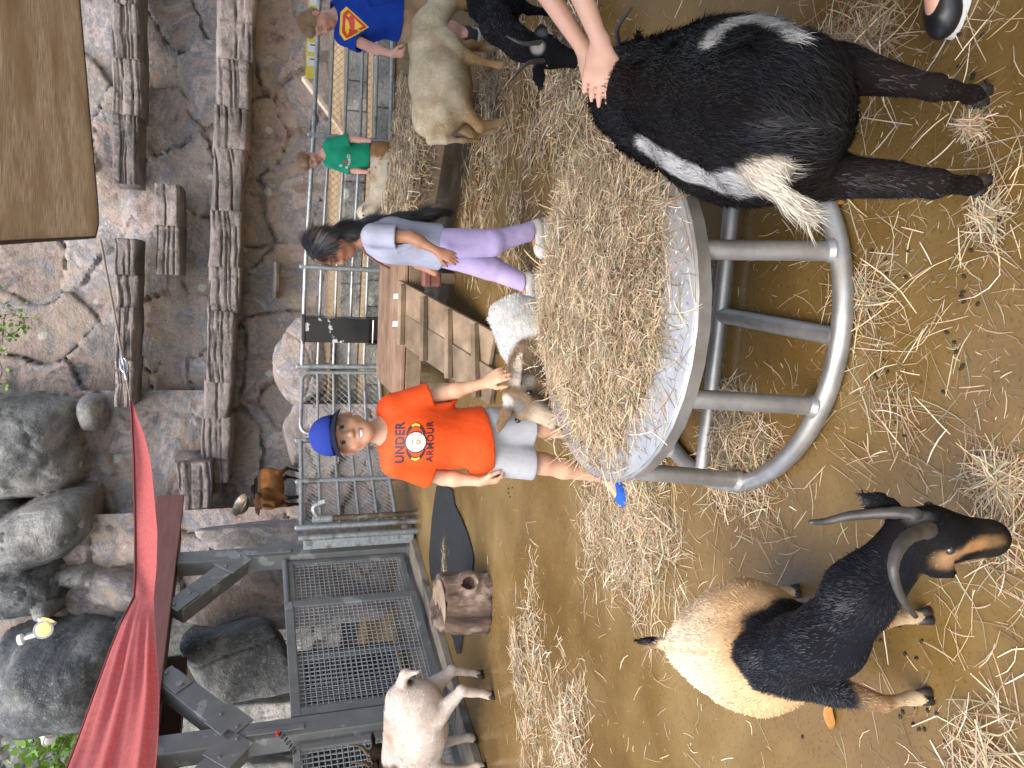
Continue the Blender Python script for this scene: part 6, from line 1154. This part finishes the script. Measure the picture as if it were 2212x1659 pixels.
def mound(c, rx, ry, h, ang, seed, z0=0, n=46):
    th = np.linspace(0, 2 * math.pi, n, endpoint=False); rr = np.linspace(0, 1, 14); T, R_ = np.meshgrid(th, rr, indexing='ij'); e = 1 + .25 * np.stack([vn(np.stack((np.cos(th) * 1.5, np.sin(th) * 1.5, th * 0 + seed), 1), 1.3, seed)], 1); x = R_ * np.cos(T) * rx * e; y = R_ * np.sin(T) * ry * e
    P = np.stack((c[0] + x * math.cos(ang) - y * math.sin(ang), c[1] + x * math.sin(ang) + y * math.cos(ang), 0 * x), -1); P[..., 2] = z0 + .002 + h * (1 - R_ ** 2) * (.75 + .5 * fbm(P, 9, 3, seed)); F = []
    for i in range(n):
        for j in range(13): F.append((i * 14 + j, i * 14 + j + 1, ((i + 1) % n) * 14 + j + 1, ((i + 1) % n) * 14 + j))
    return P.reshape(-1, 3), F
rg = np.random.default_rng(99)
# on the table
hay = thing('table_hay', TC + Zv * TZ, 'loose golden hay heaped over the round metal table', 'hay')
def tabh(x, y):
    q = np.stack((x, y, 0 * x), -1); d = np.sqrt(((x - TC[0] - .06) / .56) ** 2 + ((y - TC[1] - .07) / .53) ** 2) + .13 * fbm(q, 5, 3, 5); return .055 * sst(1.02 - d, 0, .5) * (1 + .5 * fbm(q, 9, 3, 8)) * (1 - .6 * sst(TC[0] - x, .05, .3) * sst(y - TC[1], .1, .35))
xs = np.linspace(-.6, .6, 90); X, Y = np.meshgrid(TC[0] + xs, TC[1] + xs); Hh = tabh(X, Y); rr = np.hypot(X - TC[0], Y - TC[1]); V = np.stack((X, Y, TZ - .004 + Hh), -1).reshape(-1, 3); ii = np.arange(89 * 89); a = (ii // 89) * 90 + ii % 89; F = np.stack((a, a + 1, a + 91, a + 90), 1); ok = ((Hh > .006) & (rr < .575)).ravel(); F = F[ok[F].all(1)]; part('hay_bed', V, F.astype(np.int32), HAYB, hay)
HH = HayHeap(); n = 46000; x = TC[0] + rg.uniform(-.62, .66, n); y = TC[1] + rg.uniform(-.6, .62, n); h = tabh(x, y); dens = np.clip(h / .03, 0, 1) + .035; rr = np.hypot(x - TC[0], y - TC[1]); k = (rg.random(n) < dens) & (rr < .57); x, y, h = x[k], y[k], h[k]
P = np.stack((x, y, TZ + .003 + h * rg.uniform(.55, 1.25, len(x))), 1); HH.add(*strands(P, rg.uniform(.05, .15, len(P)), 1, wd=.00115, pitch=.15, floor=lambda p: np.where(np.hypot(p[:, 0] - TC[0], p[:, 1] - TC[1]) < .58, TZ, -1)))
# overhanging strands at the right and rear rim
for (a0, a1, m, drop) in ((-62, 15, 420, .16), (15, 100, 250, .08), (100, 200, 160, .05)):
    a = np.radians(rg.uniform(a0, a1, m)); r = rg.uniform(.50, .60, m); P = np.stack((TC[0] + r * np.cos(a), TC[1] + r * np.sin(a), TZ + rg.uniform(-drop, .05, m) * (r > .56) + .02), 1); HH.add(*strands(P, rg.uniform(.06, .15, m), 205 + int(a0), wd=.0014, pitch=.6, dirs=a + rg.normal(0, .7, m)))
o = HH.build('hay_strands', hay); o['kind'] = 'stuff'
# on the floor
FH = HayHeap(); MD = MB()
def heap(ix, iy, rx, ry, n, h, L=(.06, .18), wd=.00115, ang=0, z0=0.0, seed=1, base=True, bright=1.0, pitch=.12):
    c = G(ix, iy, z0); t = rg.uniform(0, 2 * math.pi, n); r = np.sqrt(rg.random(n)) * (.45 + .75 * rg.random(n)) * (1 + .35 * vn(np.stack((np.cos(t) * 2, np.sin(t) * 2, t * 0 + seed), 1), 1.0, seed)) if n > 900 else np.abs(rg.normal(0, .5, n)); x = r * np.cos(t) * rx; y = r * np.sin(t) * ry; ww = vn(np.stack((x * 1., y * 1., x * 0 + seed), 1), 6, seed); k = rg.random(n) < .65 + .5 * ww; x, y, r = x[k], y[k], r[k]
    P = np.stack((c[0] + x * math.cos(ang) - y * math.sin(ang), c[1] + x * math.sin(ang) + y * math.cos(ang), z0 + .003 + h * np.clip(1 - r * r, 0, 1) * rg.uniform(.3, 1.25, len(x))), 1); FH.add(*strands(P, rg.uniform(*L, len(P)), seed, wd=wd, pitch=pitch, floor=lambda p: np.full(len(p), z0), bright=bright))
    if base and h >= .035 and n > 900: V, F = mound(c, rx * .8, ry * .8, h * .9, ang, seed, z0); MD.add(V, F)
heap(1365, 1135, .50, .40, 3600, .035, seed=2, base=False); heap(1400, 1060, .28, .24, 1800, .05, seed=3); heap(1590, 960, .26, .22, 1300, .05, seed=4); heap(1280, 1130, .55, .3, 900, .01, seed=41)
heap(1245, 330, .55, .34, 3400, .04, seed=5, wd=.0022); heap(1180, 210, .7, .5, 2400, .02, seed=6, wd=.0023, base=False); heap(1085, 140, .9, .55, 3600, .05, seed=7, wd=.0023); heap(1240, 140, .38, .25, 2000, .05, seed=8, wd=.0024)
heap(1030, 400, .75, .45, 1800, .02, seed=9, wd=.0022); heap(1120, 480, .8, .5, 900, .01, seed=10, wd=.0022)
heap(2150, 470, .09, .06, 260, .04, L=(.03, .12), seed=11); heap(2115, 275, .06, .045, 220, .04, L=(.03, .08), seed=12); heap(2140, 440, .26, .2, 80, .012, L=(.08, .24), seed=13)
heap(1880, 90, .22, .2, 300, .015, L=(.08, .26), seed=14); heap(2030, 200, .25, .2, 60, .01, L=(.08, .24), seed=15); heap(1800, 110, .2, .18, 300, .02, seed=16)
heap(2150, 1640, .2, .14, 300, .025, L=(.06, .22), seed=17); heap(2180, 1180, .10, .14, 120, .02, seed=18); heap(2080, 1400, .3, .3, 50, .01, seed=19); heap(2170, 1040, .08, .10, 260, .03, seed=20)
heap(1150, 1455, .75, .26, 1300, .015, seed=21, wd=.0017, base=False); heap(1235, 1610, .45, .3, 1800, .03, seed=22, wd=.0017); heap(1120, 1400, .3, .18, 600, .03, seed=23, wd=.0018)
heap(1870, 640, .5, .3, 210, .012, L=(.07, .24), seed=24); heap(1950, 900, .4, .35, 90, .008, L=(.07, .24), seed=25); heap(1650, 1040, .25, .18, 260, .015, seed=26); heap(1000, 1640, .3, .2, 900, .06, seed=27, wd=.0026)
heap(960, 1220, .28, .10, 160, .01, seed=28, z0=.016)
n = 1000; ix = rg.uniform(930, 2212, n); iy = rg.uniform(0, 1659, n); P = np.array([G(a, b) for a, b in zip(ix, iy)]); P[:, 2] = .003; k = np.hypot(P[:, 0] - TC[0], P[:, 1] - TC[1]) > .1; P = P[k]; FH.add(*strands(P, rg.uniform(.03, .13, len(P)), 31, wd=.0011, floor=lambda p: np.zeros(len(p))))
# on the right half of the deck
f0, f1, r0, r1 = np.array((1.0, 6.2)), np.array((1.98, 5.34)), np.array((1.22, 7.44)), np.array((2.55, 6.28)); n = 5200; u, v = rg.random(n), rg.random(n); k = rg.random(n) < .35 + .65 * sst(u, .0, .35); u, v = u[k], v[k]; P2 = (f0 + (f1 - f0) * u[:, None]) * (1 - v[:, None]) + (r0 + (r1 - r0) * u[:, None]) * v[:, None]
P = np.concatenate((P2, (DZ + .004 + rg.uniform(0, .045, len(P2)))[:, None]), 1); FH.add(*strands(P, rg.uniform(.06, .16, len(P)), 33, wd=.003, floor=lambda p: np.where((p[:, 1] > 5.3), np.minimum(p[:, 2], DZ), 0)))
n = 500; u = rg.random(n); P2 = f0 + (f1 - f0) * u[:, None] + np.array((-.01, -.02)); P = np.concatenate((P2, (DZ + rg.uniform(-.10, .03, n))[:, None]), 1); FH.add(*strands(P, rg.uniform(.06, .15, n), 34, wd=.003, pitch=.7))
o = FH.build('floor_hay'); tag(o, 'loose hay scattered and piled over the wet floor and deck', 'hay', kind='stuff')
o = MD.build('hay_bedding', HAYB, None, smooth=True); tag(o, 'matted brown hay under the loose heaps on the floor', 'hay', kind='stuff')
n = 5000; ix = rg.uniform(960, 2212, n); iy = rg.uniform(0, 1659, n); P = np.array([G(a, b) for a, b in zip(ix, iy)]); P[:, 2] = .002; P = P[rg.random(len(P)) < .5 + .6 * vn(P, 2.2, 12)]; V, F, C = strands(P, rg.uniform(.008, .035, len(P)), 71, wd=.0009, floor=lambda p: np.zeros(len(p)), bright=.8); o = part('hay_chaff', V, F, HAYM, None, C, smooth=False); tag(o, 'fine broken hay chaff trodden over the wet floor', 'chaff', kind='stuff')
DR = MB()
for k in range(26):
    c = G(rg.uniform(1000, 2100), rg.uniform(100, 1600))
    for q in range(int(rg.integers(1, 7))):
        p = c + np.array((rg.normal(0, .035), rg.normal(0, .035), .004)); a = rg.uniform(0, 6.28); DR.tube([p - np.array((math.cos(a), math.sin(a), 0)) * .006, p, p + np.array((math.cos(a), math.sin(a), 0)) * .006], [.002, .0048, .002], 6)
tag(DR.build('droppings', mat('dropping', (.012, .009, .006), rough=.7), None, smooth=True), 'small dark goat droppings scattered over the floor', 'droppings', kind='stuff')
# fallen leaves
LEAF = mat('dry_leaf', (.30, .12, .02), (.42, .20, .04), scale=20, rough=.6)
for k, (ix, iy, lb) in enumerate(((1795, 1545, 'brown dry leaf on the floor beside the tan goat'), (1812, 430, 'orange leaf on the floor under the goat\'s white tail'), (1240, 955, 'small orange leaf behind the boy in orange\'s legs'), (1335, 1000, 'tiny dry leaf near the boy\'s blue shoe'))):
    c = G(ix, iy, .008); a = 1.1 * k; d = np.array((math.cos(a), math.sin(a), 0)); p = np.array((-d[1], d[0], 0)); s = (.045, .03, .022, .02)[k]; V = []; F = []
    for i, t in enumerate(np.linspace(-1, 1, 9)):
        wv = .45 * (1 - t * t) ** .6 + .02; V += [c + d * s * t - p * s * wv + Zv * (.006 + .004 * math.sin(4 * t)), c + d * s * t + Zv * .001, c + d * s * t + p * s * wv + Zv * (.006 + .004 * math.cos(3 * t))]
        if i: F += [(3 * i - 3, 3 * i - 2, 3 * i + 1, 3 * i), (3 * i - 2, 3 * i - 1, 3 * i + 2, 3 * i + 1)]
    tag(MB().add(V, F).build('fallen_leaf', LEAF, None, smooth=True), lb, 'leaf', 'fallen leaves')
# ================================================================== PLANTS ON THE ROCK
LGR = mat('leaf_green', attr=True, rough=.5, scale=9, amt=.2, trans=.3)
TWIG = mat('twig', (.08, .055, .035), (.14, .10, .07), rough=.85)
def leafy(name, label, pts, cat, n, size, seed, spread, droop=.2, tw=None):
    rg_ = np.random.default_rng(seed); t = thing(name, pts[0], label, cat, 'plants on the rocks'); V = []; F = []; C = []; k = 0
    for tp in (tw or [pts]): ptube('stem', spline(tp, 16), .007, TWIG, t, n=6)
    for _ in range(n):
        b = pts[rg_.integers(0, len(pts))] + rg_.normal(0, 1, 3) * spread; d = nrm(rg_.normal(0, 1, 3) + (0, -.4, -droop)); u = nrm(np.cross(d, rg_.normal(0, 1, 3))); s = size * rg_.uniform(.6, 1.3); c = np.array((.10, .21, .035)) * rg_.uniform(.5, 1.6) + np.array((.06, .05, 0)) * rg_.random()
        q = [b, b + d * s * .4 + u * s * .42, b + d * s, b + d * s * .4 - u * s * .42]; V += q; F.append((k, k + 1, k + 2, k + 3)); C += [c] * 4; k += 4
    o = part('leaves', np.array(V), np.array(F, dtype=np.int32), LGR, t, np.array(C), smooth=False); o['kind'] = 'stuff'; return t
iv = [PW(i, j, .30) for i, j in ((0, 700), (20, 722), (40, 712), (52, 690), (12, 680), (5, 740))]
leafy('ivy', 'small green ivy clinging to the rock wall top', iv, 'plant', 110, .06, 3, np.array((.10, .04, .10)))
iv = [PW(i, j, .35) for i, j in ((-10, 760), (4, 800), (-6, 830))]; leafy('ivy', 'sparse ivy sprig at the picture top right of the lichen block', iv, 'plant', 40, .055, 4, np.array((.08, .04, .08)))
fp = [PY(i, j, 12.0) for i, j in ((100, 1600), (120, 1640), (150, 1600), (110, 1560), (160, 1560), (130, 1690), (165, 1530))]
leafy('fern', 'bright green fern on the bank behind the floodlights', fp, 'plant', 520, .13, 5, np.array((.28, .2, .22)), tw=[[PY(170, 1560, 11.8), PY(140, 1600, 11.8), PY(120, 1660, 11.8)]])
fp = [PY(i, j, 14.0) for i, j in ((-30, 1190), (0, 1240), (20, 1265), (-20, 1300), (-40, 1250))]; leafy('shrub', 'green shrub beyond the rocks at the picture top', fp, 'shrub', 500, .16, 6, np.array((.4, .3, .35)))
